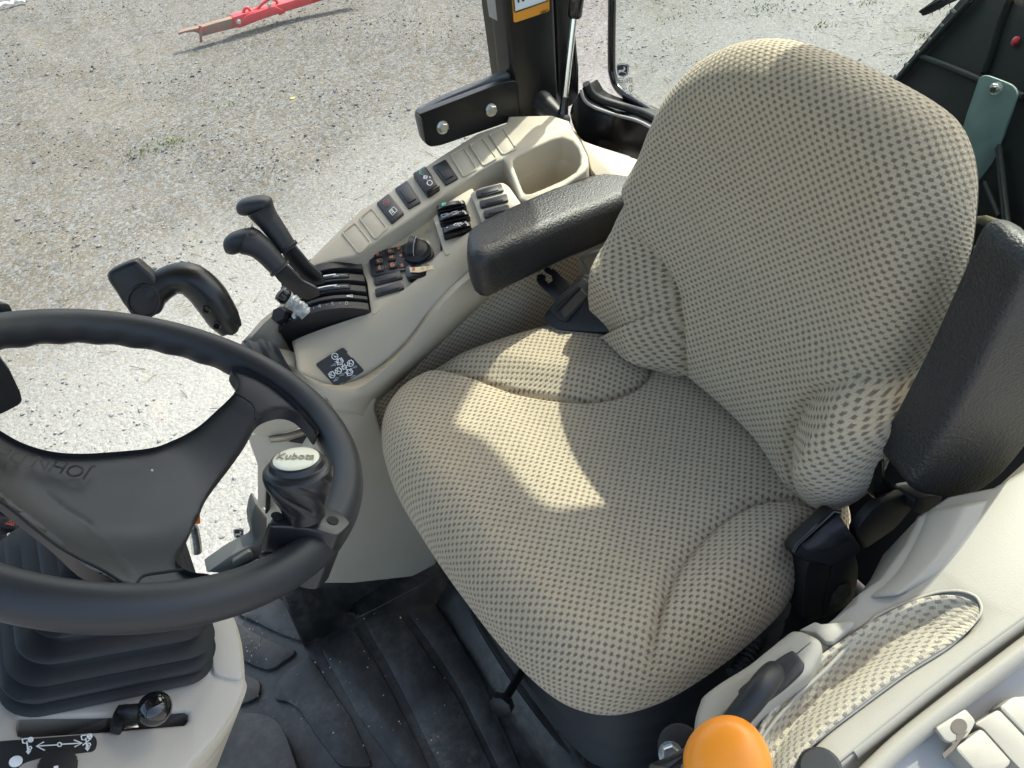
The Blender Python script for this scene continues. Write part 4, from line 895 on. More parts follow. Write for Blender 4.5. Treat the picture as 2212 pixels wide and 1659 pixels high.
# ------------------------------------------------------------------ joystick grip and its rubber boot
jy = thing('joystick', 'black curved grip with a broad thumb paddle beyond the steering wheel', 'joystick', ony((490, 700), .92))
PJ = Pl(ony((400, 620), .90), (-.25, -.9, .35))
sp = cr(PJ.pts(m(q01, (1500, 480), (1440, 390), (1370, 280), (1300, 200), (1220, 150), (1130, 150), (1050, 190), (980, 250))), 7)
rr = np.interp(np.linspace(0, 1, len(sp)), [0, .12, .3, .55, .75, 1], [.0150, .0205, .0225, .0215, .0185, .019])
tube('grip', sp, list(rr), SATIN, jy, 24)
pd = cr(PJ.pts(m(q01, (690, 135), (700, 105), (770, 65), (860, 32), (895, 42), (940, 80), (985, 118), (1040, 180), (1072, 240), (1058, 320), (1025, 382), (940, 390), (850, 366), (800, 325), (750, 245), (700, 170)), .017), 4, True)
pdl = puff('thumb_paddle', pd, -PJ.n*.024, .007, SATIN, jy)
ci = PJ.pts([q01(*c) for c in circ2((932, 292), 105, 28)], .0175); tube('button_ring', ci, .002, SATIN, pdl, 8, closed=True)
slab('button', inset(ci, .92), .002, BLACK, pdl, .0008)
for p in ((1336, 346), (1404, 452)):
    c = PJ(q01(*p), .0215); revolve('screw', [(-.006, .0055), (.0005, .0055), (.0008, .004), (-.001, .003)], c, PJ.n, GLOSS, jy, 16)
slab('collar', rnd(PJ.pts(m(q01, (1420, 470), (1510, 412), (1548, 455), (1545, 490), (1500, 525), (1440, 500)), .012), .006), .03, BLACK, jy, .003)
b0_ = ony(C(480, 350), .90); b1_ = ony(C(60, 560), .90); ax = (b1_-b0_).normalized(); prof = []
for i in range(49):
    h = i/48; prof.append((h*(b1_-b0_).length, .030+.014*math.sin(min(1, h*1.6)*math.pi/2)+.0018*math.cos(i*math.pi/5)))
bt = revolve('joystick_boot', prof, b0_, ax, RUBBER, None, 30); tag(bt, 'ribbed grey-black rubber boot behind the steering wheel rim', 'rubber boot')
# ------------------------------------------------------------------ cab frame on the window side
YP = 1.10
post = thing('cab_post', 'black steel cab post with an orange warning sticker rising beside the gas strut', 'cab post', ony((1165, 268), YP))
def up_to(px0, px1, z, y):            # carry an edge seen in the photo on up to the height z
    a, b = ony(px0, y), ony(px1, y); return b+(a-b)*((z-b.z)/(a.z-b.z))
ZT = .30
tl, tr_ = up_to((1087, 0), (1119, 268), ZT, YP), up_to((1199, 0), (1207, 200), ZT, YP)
slab('post_front', [tl, ony((1119, 268), YP), ony((1128, 271), YP), ony((1210, 250), YP), ony((1207, 200), YP), tr_], .075, SATIN, post, .008, 3)
tl2, tr2 = up_to((1199, 0), (1207, 200), ZT, YP+.03), up_to((1238, 0), (1252, 150), ZT, YP+.03)
slab('post_channel', [tl2, ony((1207, 200), YP+.03), ony((1215, 240), YP+.03), ony((1242, 226), YP+.03), ony((1252, 205), YP+.03), ony((1252, 150), YP+.03), tr2], .05, SATIN, post, .005, 3)
el, er = up_to((1070, 0), (1094, 170), ZT, YP+.025), up_to((1088, 0), (1106, 170), ZT, YP+.025)
slab('door_seal', [el, ony((1094, 170), YP+.025), ony((1100, 182), YP+.025), ony((1108, 182), YP+.025), er], .03, simple('grey_seal', (.30, .30, .295), .35, var=.1), post, .003)
# sticker
YS = YP-.0015
st = slab('warning_sticker', rnd([ony(p, YS) for p in (q10(1095, -170), q10(1117, 140), q10(1128, 146), q10(1350, 72), q10(1338, -240))], .004, 3), .0008, ORANGES, post, 0)
slab('sticker_panel', rnd([ony(p, YS-.0006) for p in m(q10, (1104, -170), (1122, 68), (1128, 78), (1334, 6), (1336, -2), (1322, -240))], .003, 3), .0004, LABELW, st, 0)
ribbon('sticker_border', [[ony(p, YS-.0010) for p in m(q10, (1104, -170), (1122, 68), (1128, 78), (1334, 6), (1322, -240))]], V((0, -1, 0)), .0022, BLACK, st)
flat('sticker_figure', [[ony(p, YS-.0012) for p in m(q10, *ps)] for ps in (((1142, -20), (1142, 14), (1152, 20), (1153, -20)), ((1140, -26), (1140, -2), (1200, -14), (1198, -40)), ((1172, -20), (1172, 12), (1186, 6), (1184, -20)))], BLACK, st, nrm=V((0, -1, 0)))
o1, o2 = ony(q10(1290, 84), YS-.0008), ony(q10(1340, 66), YS-.0008)
text('part_number', 'LVU804607  B', (o1+o2)/2, o2-o1, V((0, 0, 1)), .006, BLACK, st, .0001, wid=(o2-o1).length)
# bolted bracket plate in front of the post
YB = YP-.012
br = thing('bracket_plate', 'black bracket plate with two zinc bolts beside the cab post', 'bracket', ony((1000, 260), YB))
bp = [ony(p, YB) for p in m(q10, (500, 742), (520, 765), (545, 930), (575, 952), (640, 945), (1090, 790), (1150, 770), (1150, 520), (1060, 530))]
slab('plate', rnd(bp, .012, 4), .014, SATIN, br, .004, 3)
slab('back_plate', rnd([ony(p, YB+.02) for p in m(q10, (488, 728), (530, 915), (575, 930), (1090, 760), (1110, 470), (1050, 480), (700, 620))], .012, 4), .012, simple('grey_edge_paint', (.10, .105, .11), .35), br, .004)
for p in ((655, 826), (970, 712)): bolt('bolt', ony(q10(*p), YB-.001), V((.05, -1, .1)), .0082, ZINC, br, .008)
# gas strut
gs = thing('gas_strut', 'slim gas strut with a bright rod and ball end beside the cab post', 'gas strut', ony((1216, 240), YP-.045))
yb, yt = YP-.045, YP-.03
dn, upp = ony((1219, 225), yb), ony((1240, 40), yt); du_ = (upp-dn).normalized()
tube('rod', [dn, upp], .0052, CHROME, gs, 16)
tube('cylinder', [upp, upp+du_*.004, upp+du_*.03, upp+du_*.35], [.009, .012, .0125, .0115], GLOSS, gs, 18)
tube('socket', [dn+du_*.012, dn-du_*.004, dn-du_*.018], [.0075, .0075, .009], GLOSS, gs, 16)
sphere('ball', dn-du_*.026, .0135, RUBBER, gs)
tube('stud', [dn-du_*.024, dn-du_*.020+V((-.012, .055, .012))], [.010, .022], BLACK, gs, 18)
# rear window sill, glass and seal
XR = .80
sill = thing('rear_window_frame', 'black curved sill of the rear window between the cab post and the seat', 'window frame', onx((1320, 300), XR))
nxt = V((-1, 0, .25))
ps = m(q10, (1478, 700), (1530, 640), (1556, 575), (1575, 640), (1640, 690), (1800, 740), (1920, 770), (2050, 835), (2200, 930))+[(1700, 520), (2012, 700), (2060, 735), (2060, 800), (1990, 780), (1600, 600), (1400, 420)]+m(q10, (1940, 1032), (1560, 905), (1515, 830))
def yx(p):   # the sill bends from the post round to the rear
    a = onx(p, XR); b = ony(p, YP-.02); return a if a.y < b.y else b
tops = [yx(p) for p in m(q10, (1490, 700), (1520, 655), (1556, 580), (1575, 640), (1640, 690), (1800, 740), (1920, 770), (2050, 835), (2200, 930))+[(1700, 520), (2012, 702), (2060, 735), (2200, 820)]]
bots = [yx(p) for p in m(q10, (1488, 740), (1500, 795), (1512, 828), (1535, 870), (1570, 910), (1700, 955), (1800, 985), (1940, 1032), (2100, 1100))+[(1700, 610), (2000, 790), (2050, 815), (2190, 900)]]
tp, bt_ = resample(cr(tops, 5), 60), resample(cr(bots, 5), 60)
loft('sill', [[p+V((.07, .05, -.015)) for p in tp], [p+V((.006, .004, .001)) for p in tp], tp, [a.lerp(b, .5)+V((-.006, -.006, 0)) for a, b in zip(tp, bt_)], bt_, [p+V((.03, .03, -.02)) for p in bt_]], SATIN, sill, thick=.003)
ed = cr([yx(p)+V((-.004, -.004, .002)) for p in m(q10, (1556, 575), (1578, 645), (1645, 695), (1800, 748), (1920, 780), (2040, 840))], 6)
tube('sill_edge', ed, .003, simple('grey_edge', (.35, .36, .35), .3), sill, 8)
lip = cr([yx(p)+V((.012, .005, .0)) for p in m(q10, (1560, 560), (1590, 620), (1660, 665), (1820, 715), (1940, 755), (2080, 830))], 6)
tube('glass_seal', lip, .007, RUBBER, sill, 10)
XG = .86
gl = thing('rear_window', 'green tinted rear window behind the seat with a black curved edge seal', 'window', onx((1330, 150), XG))
seal = cr([onx(p, XG) for p in ((1324, -330), (1323, -150))+tuple(m(q10, (1755, 0), (1752, 200), (1752, 420), (1758, 480), (1780, 550), (1825, 605), (1900, 655), (2000, 718), (2120, 800), (2260, 890)))], 6)
tube('edge_seal', seal, .0105, GLOSS, gl, 14, ell=.7)
gp = [onx((1324, -330), XG)]+[onx(p, XG) for p in m(q10, (1755, 0), (1752, 420), (1780, 550), (1825, 605), (1900, 655), (2120, 800))]
bl = onx((2040, 725), XG)
gp += [V((XG, bl.y, bl.z)), V((XG, .0, bl.z)), V((XG, .0, .25)), V((XG, gp[0].y, .25))]
slab('tinted_pane', gp, .004, TINT, gl, 0)
gq = [V((XG-.015, 1.13, -.58)), V((XG-.015, 1.13, .25)), V((XG-.015, gp[0].y+.015, .25)), V((XG-.015, gp[2].y+.015, -.58))]
nE = V((-1, 0, 0))
def emblem(par, f, x, y, w, h, flip, nrm, lines):
    """black shield with a pale leaping deer, seen through the pane"""
    s = [(-.5, -.38), (-.40, -.5), (0, -.56), (.40, -.5), (.5, -.38), (.47, .1), (.40, .38), (.2, .5), (0, .54), (-.2, .5), (-.40, .38), (-.47, .1)]
    pt = lambda a, b, k=0: f((x+(a*flip)*w+b*w*-.0, y+b*h))+nrm*k
    e = flat('emblem', [[pt(a*1.0, b) for a, b in s]], BLACK, par, .0010, nrm)
    ribbon('emblem_edge', [[pt(a*.90, b*.90) for a, b in s]], nrm, .0016, WHITEP, e, True, .0016)
    deer = [(-.36, .02), (-.22, -.06), (-.02, -.04), (.10, -.10), (.13, -.20), (.05, -.30), (.10, -.31), (.17, -.22), (.20, -.34), (.24, -.33), (.22, -.20), (.30, -.15), (.29, -.10), (.22, -.10), (.18, .02), (.12, .10), (.24, .14), (.30, .22), (.26, .23), (.20, .18), (.05, .14), (-.12, .12), (-.22, .18), (-.36, .30), (-.40, .29), (-.30, .16), (-.30, .08)]
    tri = tessellate_polygon([[V((a, b, 0)) for a, b in deer]])
    mk('deer_mark', [pt(a, b, .0018) for a, b in deer], [tuple(t) for t in tri], WHITEP, e, False)
    return e
fx = lambda p: onx(p, XG-.0008)
em = emblem(gl, fx, *q10(1826, 455), 80/3, 80/3, 1, nE, None)
a_, b_ = fx(q10(1790, 522)), fx(q10(1890, 520))
text('etched_name', 'JOHN DEERE', (a_+b_)/2-V((.001, 0, 0)), a_-b_, V((0, 0, 1)), .0135, BLACK, em, .0001, wid=(a_-b_).length)
a_, b_ = fx(q10(1805, 545)), fx(q10(1850, 545)); text('etched_text', 'TEMPERED', (a_+b_)/2-V((.001, 0, 0)), a_-b_, V((0, 0, 1)), .009, GREYP, em, .0001, wid=(a_-b_).length)
ribbon('etched_ring', [[fx(q10(*c)) for c in circ2((1878, 572), 15, 16, 1.2)], [fx(q10(*c)) for c in circ2((1882, 604), 12, 4, 1.0)]], nE, .0011, BLACK, em, True)
a_, b_ = fx(q10(1866, 572)), fx(q10(1890, 572)); text('etched_text', 'E1', (a_+b_)/2-V((.001, 0, 0)), a_-b_, V((0, 0, 1)), .010, BLACK, em, .0001)
a_, b_ = fx(q10(1825, 572)), fx(q10(1856, 572)); text('etched_text', '43R', (a_+b_)/2-V((.001, 0, 0)), a_-b_, V((0, 0, 1)), .010, GREYP, em, .0001)
wp = thing('rear_wiper', 'black wiper blade outside the top of the rear window', 'wiper', onx((2030, 0), XG+.05))
slab('blade', [onx(p, XG+.05) for p in m(E_, (1045, 130), (1085, 155), (1098, 182), (1230, 120), (1265, 105), (1285, 85), (1500, -10), (1900, -190), (1850, -230), (1300, -60), (1200, 20))], .012, RUBBER, wp, .002)
slab('blade_spine', [onx(p, XG+.046) for p in m(E_, (1075, 150), (1120, 105), (1300, 15), (1880, -210), (1860, -222), (1290, -10), (1100, 95))], .010, BLACK, wp, .002)
# outside the rear window: black fender with ribs, lamp, bracket, label
fn = thing('rear_fender', 'dark ribbed plastic fender outside the rear window with a small red reflector', 'fender', onx((2100, 250), 1.25))
PF = Pl(onx((2000, 100), 1.15), (-.80, .45, .35))
FEN = simple('dark_fender_plastic', (.0055, .0085, .0085), .7, var=.3, grain=.2, spec=.15)
slab('panel', PF.pts([E_(775, 865), E_(1500, 0), E_(1800, -360), (2330, -150), (2330, 640), (2080, 640), (1990, 700), (1880, 560)], 0), .03, FEN, fn, .003)
RIB = simple('fender_rib', (.018, .026, .025), .6, spec=.2)
tube('rim_rib', PF.pts(m(E_, (835, 875), (1075, 605), (1420, 235), (1640, 0), (1800, -180)), .006), .005, RIB, fn, 8)
tube('cross_rib', PF.pts(m(E_, (1075, 605), (1215, 655), (1400, 725), (1720, 860), (2212, 1050)), .004), .004, RIB, fn, 8)
for a, b in (((1305, 275), (1325, 305)), ((1175, 425), (1200, 455)), ((1045, 560), (1070, 605)), ((925, 700), (950, 740)), ((810, 830), (835, 875)), ((1425, 115), (1465, 155))):
    tube('short_rib', PF.pts(m(E_, a, b), .004), .0035, RIB, fn, 6)
tube('long_rib', PF.pts(m(E_, (2060, 0), (1960, 250), (1870, 560), (1780, 800)), .003), .006, FEN, fn, 8)
for a, b in (((1960, 1180), (2050, 1400)), ((2040, 960), (2090, 1450)), ((2050, 940), (2110, 1450))): tube('cable', PF.pts([q20(*a), q20(*b)], .01), .003, RIB, fn, 6)
c = PF(E_(2125, 450), .002); rf_ = revolve('reflector', [(0, .0062), (.003, .0055), (.0045, .003)], c, PF.n, simple('red_reflector', (.50, .02, .04), .3), fn, 18)
bm_ = thing('steel_bracket', 'flat pale green-grey steel plate with a bolt behind the rear window', 'bracket', onx((2140, 300), 1.0))
PK = Pl(onx((2140, 300), 1.0), (-.9, -.1, .3))
slab('plate', cr(PK.pts(m(E_, (1700, 900), (1720, 850), (1760, 825), (1810, 820), (1900, 850), (2040, 905), (2100, 945), (2130, 1000), (2125, 1060), (2080, 1200), (2000, 1420), (1900, 1700), (1750, 2100), (1560, 2550), (1320, 2400), (1420, 1950), (1550, 1360), (1640, 1080))), 3, True), .006, STEELG, bm_, .0015)
bolt('bolt', PK(E_(1905, 962), .001), PK.n, .0062, ZINC, bm_, .006); tube('bolt_tip', PK.pts([E_(1905, 962)], .006)+[PK(E_(1870, 980), .022)], .0036, CHROME, bm_, 12)
lb_ = thing('barcode_label', 'white label with a barcode behind the rear window at the right edge', 'label', PF(H_(1050, 270)))
PL2 = Pl(onx((2190, 450), 1.05), (-.6, -.5, .6))
slab('label_sheet', rnd(PL2.pts(m(H_, (915, 290), (990, 180), (1030, 170), (1200, 250), (1260, 300), (1200, 420), (1090, 385), (930, 310))), .006), .006, LABELW, lb_, .002)
bars = []
for k in range(14):
    x = 1000+k*9; y = 262+k*4.3; bars.append(PL2.pts(m(H_, (x, y), (x-8, y+24)), .003))
ribbon('bars', bars, PL2.n, .0018, BLACK, lb_)
ribbon('figures', [PL2.pts(m(H_, (1030+i*12, 238+i*5), (1036+i*12, 242+i*5)), .003) for i in range(8)], PL2.n, .003, GREYP, lb_)
slab('straw_strip', PF.pts(m(H_, (670, 330), (760, 320), (980, 400), (980, 450), (880, 470), (740, 420), (655, 385)), .02), .02, simple('dry_debris', (.12, .10, .06), .9, var=.5, vscale=60, grain=.8, gscale=200), fn, .004)
slab('pale_clip', PF.pts(m(H_, (570, 610), (592, 630), (510, 812), (488, 800)), .02), .005, LABELW, fn, .001)
tw = thing('turn_knob', 'round black fitting with a pale ring seen between seat shell and folded armrest', 'knob', onx((2035, 640), .95))
kc_ = onx(H_(425, 1045), .93); ka = (kc_-onx(H_(350, 1090), .97)).normalized()
revolve('fitting', [(-.05, .022), (-.03, .024), (-.028, .027), (-.02, .027), (-.018, .024), (0, .026), (.003, .029), (.012, .029), (.016, .024)], kc_, ka, GLOSS, tw, 28)
revolve('pale_ring', [(-.004, .0272), (.001, .0296), (.003, .0296), (.004, .0272)], kc_, ka, simple('grey_ring', (.45, .5, .5), .3), tw, 28)
slab('rear_rail', [onx(p, XR+.03) for p in m(H_, (270, 1310), (300, 1250), (410, 1325), (560, 1430), (560, 1560), (270, 1420))], .04, SATIN, sill, .004, 2)
slab('rear_rail', [onx(p, XG+.1) for p in m(H_, (430, 870), (590, 950), (900, 1110), (900, 1180), (570, 1005), (430, 930))], .03, SATIN, sill, .004, 2)
# right door glass with its lower frame
dg = thing('right_door', 'clear glass right door with a black lower frame and small maker emblem', 'door', V((-.05, 1.14, -1.2)))
YG = 1.14
slab('glass_pane', [V((-.75, YG, -1.29)), V((-.13, YG, -1.29)), ony(D(738, 432), YG), ony(D(712, 280), YG), ony((600, 760), YG), ony((900, 470), YG), ony((1090, 260), YG), V((.58, YG, .24)), V((-.75, YG, .24))], .004, GLASS, dg, 0)
fy = lambda p: ony(p, YG-.002); e2 = emblem(dg, fy, *D(625, 369), 78*.2976, 66*.2976, 1, V((0, -1, 0)), None)
ribbon('etched_text', [[fy(D(602+i*6, 412-i*1.8)), fy(D(606+i*6, 410-i*1.8))] for i in range(14)]+[[fy(D(604+i*6, 430-i*1.8)), fy(D(607+i*6, 428-i*1.8))] for i in range(14)]+[[fy(D(*c)) for c in circ2((702, 408), 9, 8)]], V((0, -1, 0)), .002, GREYP, e2)
DF = Pl(V((-.05, 1.08, -1.2)), (.0, -1, .35)); FRM = simple('dark_grey_frame', (.045, .05, .048), .5, grain=.2)
slab('lower_frame', DF.pts(m(D, (748, 145), (728, 200), (712, 280), (720, 360), (740, 420), (730, 445), (640, 490), (560, 535), (390, 655), (520, 662), (640, 620), (820, 545), (960, 560), (960, 300), (860, 290))), .05, FRM, dg, .004)
slab('pull_pad', rnd(DF.pts(m(D, (578, 590), (585, 570), (700, 500), (722, 502), (740, 545), (610, 614), (590, 610)), .012), .006), .014, simple('pull_pad_rubber', (.03, .034, .034), .5), dg, .003)
# orange lever beyond the wheel
ol = thing('orange_lever', 'orange-tipped steel lever half hidden behind the steering wheel hub', 'lever', ony((425, 1150), 1.0))
tube('steel_rod', cr([ony(p, 1.0) for p in (D(260, 330), D(290, 320), D(305, 370), D(318, 450), D(322, 500))], 5), .009, ZINC, ol, 14)
slab('orange_sleeve', rnd([ony(p, .99) for p in m(D, (260, 300), (300, 305), (350, 302), (345, 200), (330, 160), (270, 150))], .004), .018, simple('orange_sleeve_plastic', (.80, .16, .02), .4), ol, .004)
# roof and posts above the picture: they shade the cab
rf = thing('cab_roof', 'cab roof over the seat, out of view, its edge shaped to place the sun patches', 'roof', V((.1, .54, .3)))
ro_ = cr([V((x, y, .36)) for x, y in ((-.80, .10), (-.82, .60), (-.80, 1.18), (-.4, 1.24), (.3, 1.24), (.85, 1.24), (1.05, 1.23), (1.13, 1.17), (1.10, 1.08), (1.03, 1.03), (.985, .99), (.985, .965), (.998, .94), (1.003, .88), (1.003, .83), (1.02, .785), (1.10, .765), (1.20, .755), (1.265, .69), (1.25, .58), (1.17, .51), (1.06, .46), (.95, .42), (.91, .20), (.90, .10), (.3, .06), (-.4, .06))], 5, True)  # unseen outline, notched and bulged so sun patches fall on seat and console
puff('roof_panel', ro_, V((0, 0, -.08)), .01, BEIGEL, rf)
for nm, a, b in (('rear_post', V((.86, .02, -.66)), V((.90, .12, .3))), ('front_post', V((-.74, 1.11, -1.25)), V((-.72, .95, .3))), ('front_post', V((-.74, -.02, -1.25)), V((-.72, .12, .3)))):
    tube(nm, [a, b], .028, SATIN, rf, 12)
# ------------------------------------------------------------------ steering wheel
wt = R(30.6); wn = V((math.sin(wt), 0, math.cos(wt))); wc = V((-.082, .541, -.447)); WR = .1795
wu = V((math.cos(wt), 0, -math.sin(wt))); wv = wn.cross(wu)
PWh = Pl(wc, wn)
wh = thing('tractor_steering_wheel', 'black three-spoke steering wheel with a raised maker name on its hub', 'steering wheel', wc)
vs = []; fs = []; N, M = 220, 22
def wang(p): d = PWh(p)-wc; return math.atan2(d.dot(wv), d.dot(wu))
af0, af1 = wang((30, 716)), wang((480, 760))
for i in range(N):
    a = 2*math.pi*i/N; rad = wu*math.cos(a)+wv*math.sin(a)
    for k in range(M):
        b = 2*math.pi*k/M; r = .0158
        gr = .0013*math.cos(a*34)*max(0, -math.cos(b-.5))**3 if math.sin(a) > .1 else 0
        vs.append(wc+rad*(WR+(r-gr)*math.cos(b))+wn*(r*1.08-gr)*math.sin(b))
for i in range(N):
    for k in range(M): fs.append((i*M+k, ((i+1) % N)*M+k, ((i+1) % N)*M+(k+1) % M, i*M+(k+1) % M))
mk('rim', vs, fs, SOFT, wh)
# the hub is dished: it lies below the rim plane and its spokes climb to the rim
def dish(p, lift=0.0):
    h = -.045
    for _ in range(14):
        P_ = PWh(p, h+lift); d = P_-wc; r_ = (d-wn*d.dot(wn)).length
        h = -.046*(1-sst((r_-.055)/.115)) if r_ < .17 else 0.0
    return PWh(p, h+lift)
L3 = wc-wu*.172+wv*.035; L4 = wc-wu*.172-wv*.035
def pxl(p): d = p.dot(fw); return (CX+FPX*p.dot(rt)/d, CY-FPX*p.dot(up)/d)
hub = [pxl(L4), pxl(wc-wu*.178), pxl(L3), pxl(wc-wu*.12+wv*.022)]+m(q01, (-60, 1095), (0, 1130), (100, 1190), (200, 1232), (310, 1262), (430, 1278), (570, 1280), (700, 1272), (850, 1260), (1000, 1240), (1110, 1200), (1200, 1158), (1300, 1095), (1400, 1005), (1470, 940), (1520, 886), (1544, 838), (1535, 800), (1512, 768), (1500, 730), (1540, 715), (1700, 780), (1850, 890), (1970, 1010), (2060, 1120), (2050, 1160), (2000, 1095), (1940, 1030), (1880, 1000), (1815, 994), (1750, 1010), (1695, 1036), (1655, 1080), (1600, 1180), (1500, 1320), (1400, 1450), (1340, 1540), (1300, 1640))+m(q02, (1270, 30), (1225, 130), (1165, 240), (1142, 290), (1150, 330), (1190, 368), (1260, 392), (1350, 402), (1360, 430), (1280, 470), (1100, 510), (900, 525), (760, 510), (760, 490), (850, 486), (800, 470), (700, 432), (520, 330), (380, 205), (250, 100), (120, 5), (0, -90))+[pxl(wc-wu*.12-wv*.030)]
from mathutils.geometry import delaunay_2d_cdt
hb = cr2(hub, 3, True); nbn = len(hb); hv = [V(p) for p in hb]
gx0 = int(min(p[0] for p in hb)); gy0 = int(min(p[1] for p in hb))
for gx in range(gx0, 740, 7):
    for gy in range(gy0, 1300, 7):
        if inside(hb, gx, gy) and polydist(hb+[hb[0]], gx, gy) > 3.5: hv.append(V((gx+random.uniform(-.5, .5), gy+random.uniform(-.5, .5))))
ov, oe, of, _, _, _ = delaunay_2d_cdt(hv, [(i, (i+1) % nbn) for i in range(nbn)], [], 1, 1e-4)
of = [tuple(f) for f in of]; keep = []
for f in of:
    mx_, my_ = sum(ov[i].x for i in f)/len(f), sum(ov[i].y for i in f)/len(f)
    if inside(hb, mx_, my_): keep.append(f)
h3 = []; HR = .0012
cl_b = hb+[hb[0]]
for v in ov:
    d_ = polydist(cl_b, v.x, v.y)*.00042
    # the dark groove under the sweep of the hub face
    gd = polydist([q02(300, -110), q02(440, 0), q02(560, 70), q02(680, 180), q02(760, 290), q02(850, 400)], v.x, v.y)
    lift = .010-(HR-math.sqrt(max(0, HR*HR-max(0, HR-d_)**2)))-.007*math.exp(-(gd/26)**2)
    h3.append(dish((v.x, v.y), lift))
rim_ = [dish(p, .010-HR) for p in hb]; b_ = len(h3); vs = h3+[p-wn*.0 for p in rim_]+[p-wn*.012 for p in rim_]
fs = keep+[(b_+i, b_+(i+1) % nbn, b_+nbn+(i+1) % nbn, b_+nbn+i) for i in range(nbn)]
me_h = mk('hub_cover', vs, fs, SOFT, wh, True, 60)
DK = simple('seam_shadow', (.004, .004, .005), .8)
def onhub(p, h): return PWh(p, h)
tube('seam_line', cr([dish(p, .0112) for p in m(q01, (1520, 886), (1560, 905), (1600, 930), (1640, 965), (1656, 1010), (1655, 1055))], 5), .0011, DK, wh, 6)
tube('seam_line', cr([dish(p, .0112) for p in m(q02, (885, 480), (895, 450), (920, 420), (960, 405), (1060, 390), (1190, 371))], 5), .0011, DK, wh, 6)
tube('seam_line', cr([dish(p, .0112) for p in m(q02, (0, -70), (100, 5), (240, 120), (380, 225), (520, 305), (680, 385), (840, 488))], 5), .0011, DK, wh, 6)
# embossed name, upside down for a viewer in front of the wheel
xd = PWh(q01(140, 1310))-PWh(q01(560, 1415)); yd = PWh(q01(300, 1420))-PWh(q01(320, 1330)); yd = yd if yd.dot(wv.cross(wn)) else yd
zt = xd.cross(yd)
if zt.dot(wn) < 0: yd = -yd
a_, b_ = PWh(q01(585, 1412)), PWh(q01(-250, 1215))
tx_ = text('embossed_name', 'JOHN DEERE', (a_+b_)/2, b_-a_, yd, .020, simple('embossed_black', (.006, .0065, .0075), .6), wh, .0003, wid=(b_-a_).length)
for v in tx_.data.vertices:
    c_ = v.co+ORG[wh]; d_ = c_.dot(fw); v.co = dish((CX+FPX*c_.dot(rt)/d_, CY-FPX*c_.dot(up)/d_), .0116)-ORG[wh]
sphere('white_speck', dish(q01(985, 1390), .0105), .0012, WHITEP, wh, seg=8)
# spinner knob clamped on the rim
sk = thing('spinner_knob', 'black twisted spinner knob with a cream cap clamped on the steering wheel rim', 'spinner knob', PWh((672, 1195)))
KNOB = simple('knob_black_plastic', (.013, .0145, .0165), .34, var=.1)
kb = PWh((657, 1114), .024); best = None
for tx in range(-36, 37, 2):
    for ty in range(-20, 61, 2):
        ax = V((tx/60, ty/60, 1)).normalized()
        for L_ in [.044+.003*k for k in range(16)]:
            p = kb+ax*L_; d = p.dot(fw); u_, v_ = CX+FPX*p.dot(rt)/d, CY-FPX*p.dot(up)/d
            e = 4*(u_-637)**2+4*(v_-988)**2+(abs(ax.dot(p.normalized()))-.47)**2*70000
            if best is None or e < best[0]: best = (e, ax, L_)
ax = best[1]; KL = best[2]; kq = KL/.0874
print('knob axis', ax, KL, best[0]**.5)
prof = [(0, .0178), (.010, .0178), (.014, .0182), (.022, .0195), (.034, .0226), (.046, .0258), (.056, .0280), (.064, .0286), (.070, .0280), (.0745, .0252), (.076, .0226), (.081, .0215), (.0835, .0208), (.0845, .0198)]
prof = [(h*kq, r*.92) for h, r in prof]
pp = []
for i in range(len(prof)-1):
    for k in range(4): t_ = k/4; pp.append(tuple(x*(1-t_)+y*t_ for x, y in zip(prof[i], prof[i+1])))
pp.append(prof[-1])
def twist(a, h):
    h = h/kq
    if h < .012 or h > .071: return 1
    e = min(1, (h-.012)/.008, (.071-h)/.008); c_ = math.cos(7*(a+h*26)); return 1-.10*e*max(0, c_)**4
revolve('grip', pp, kb, ax, KNOB, sk, 112, mod=twist, ang=60)
cp = revolve('cap', [(h*kq, r*.86) for h, r in ((.084, .0200), (.0855, .0200), (.0864, .0190), (.0870, .0155), (.0873, .009), (.0874, .002))], kb, ax, CREAM, sk, 40)
cc0 = kb+ax*KL; xr = (rt-ax*rt.dot(ax)).normalized()
pa = cc0+xr*.018
PCap = Pl(cc0, ax); t1, t2 = PCap(C(415, 1215)), PCap(C(740, 1215))
text('cap_lettering', 'Kubota', cc0+ax*.0005, t2-t1, PCap(C(580, 1150))-PCap(C(580, 1250)), .0125, simple('brown_ink', (.33, .30, .20), .5), cp, .0003, wid=(t2-t1).length)
ctop = rnd(PWh.pts(m(D, (836, 300), (880, 245), (960, 215), (1130, 185), (1280, 180), (1380, 218), (1432, 275), (1440, 300), (1400, 345), (1345, 384), (1270, 375), (1150, 335), (1000, 320), (870, 318)), .024), .006)
ck = slab('clamp', ctop, 0, KNOB, sk, .0035, 3, dirv=-wn*.026)
slab('clamp_base', [p-wn*.030 for p in inset(ctop, .97)], 0, KNOB, sk, .003, 3, dirv=-wn*.030)
revolve('bolt_hole', [(0, .0048), (.0004, .0048)], PWh(D(1310, 276), .0242), wn, DK, ck, 16); revolve('bolt_hole', [(0, .0048), (.0004, .0048)], PWh(D(905, 245), .0242), wn, DK, ck, 16)
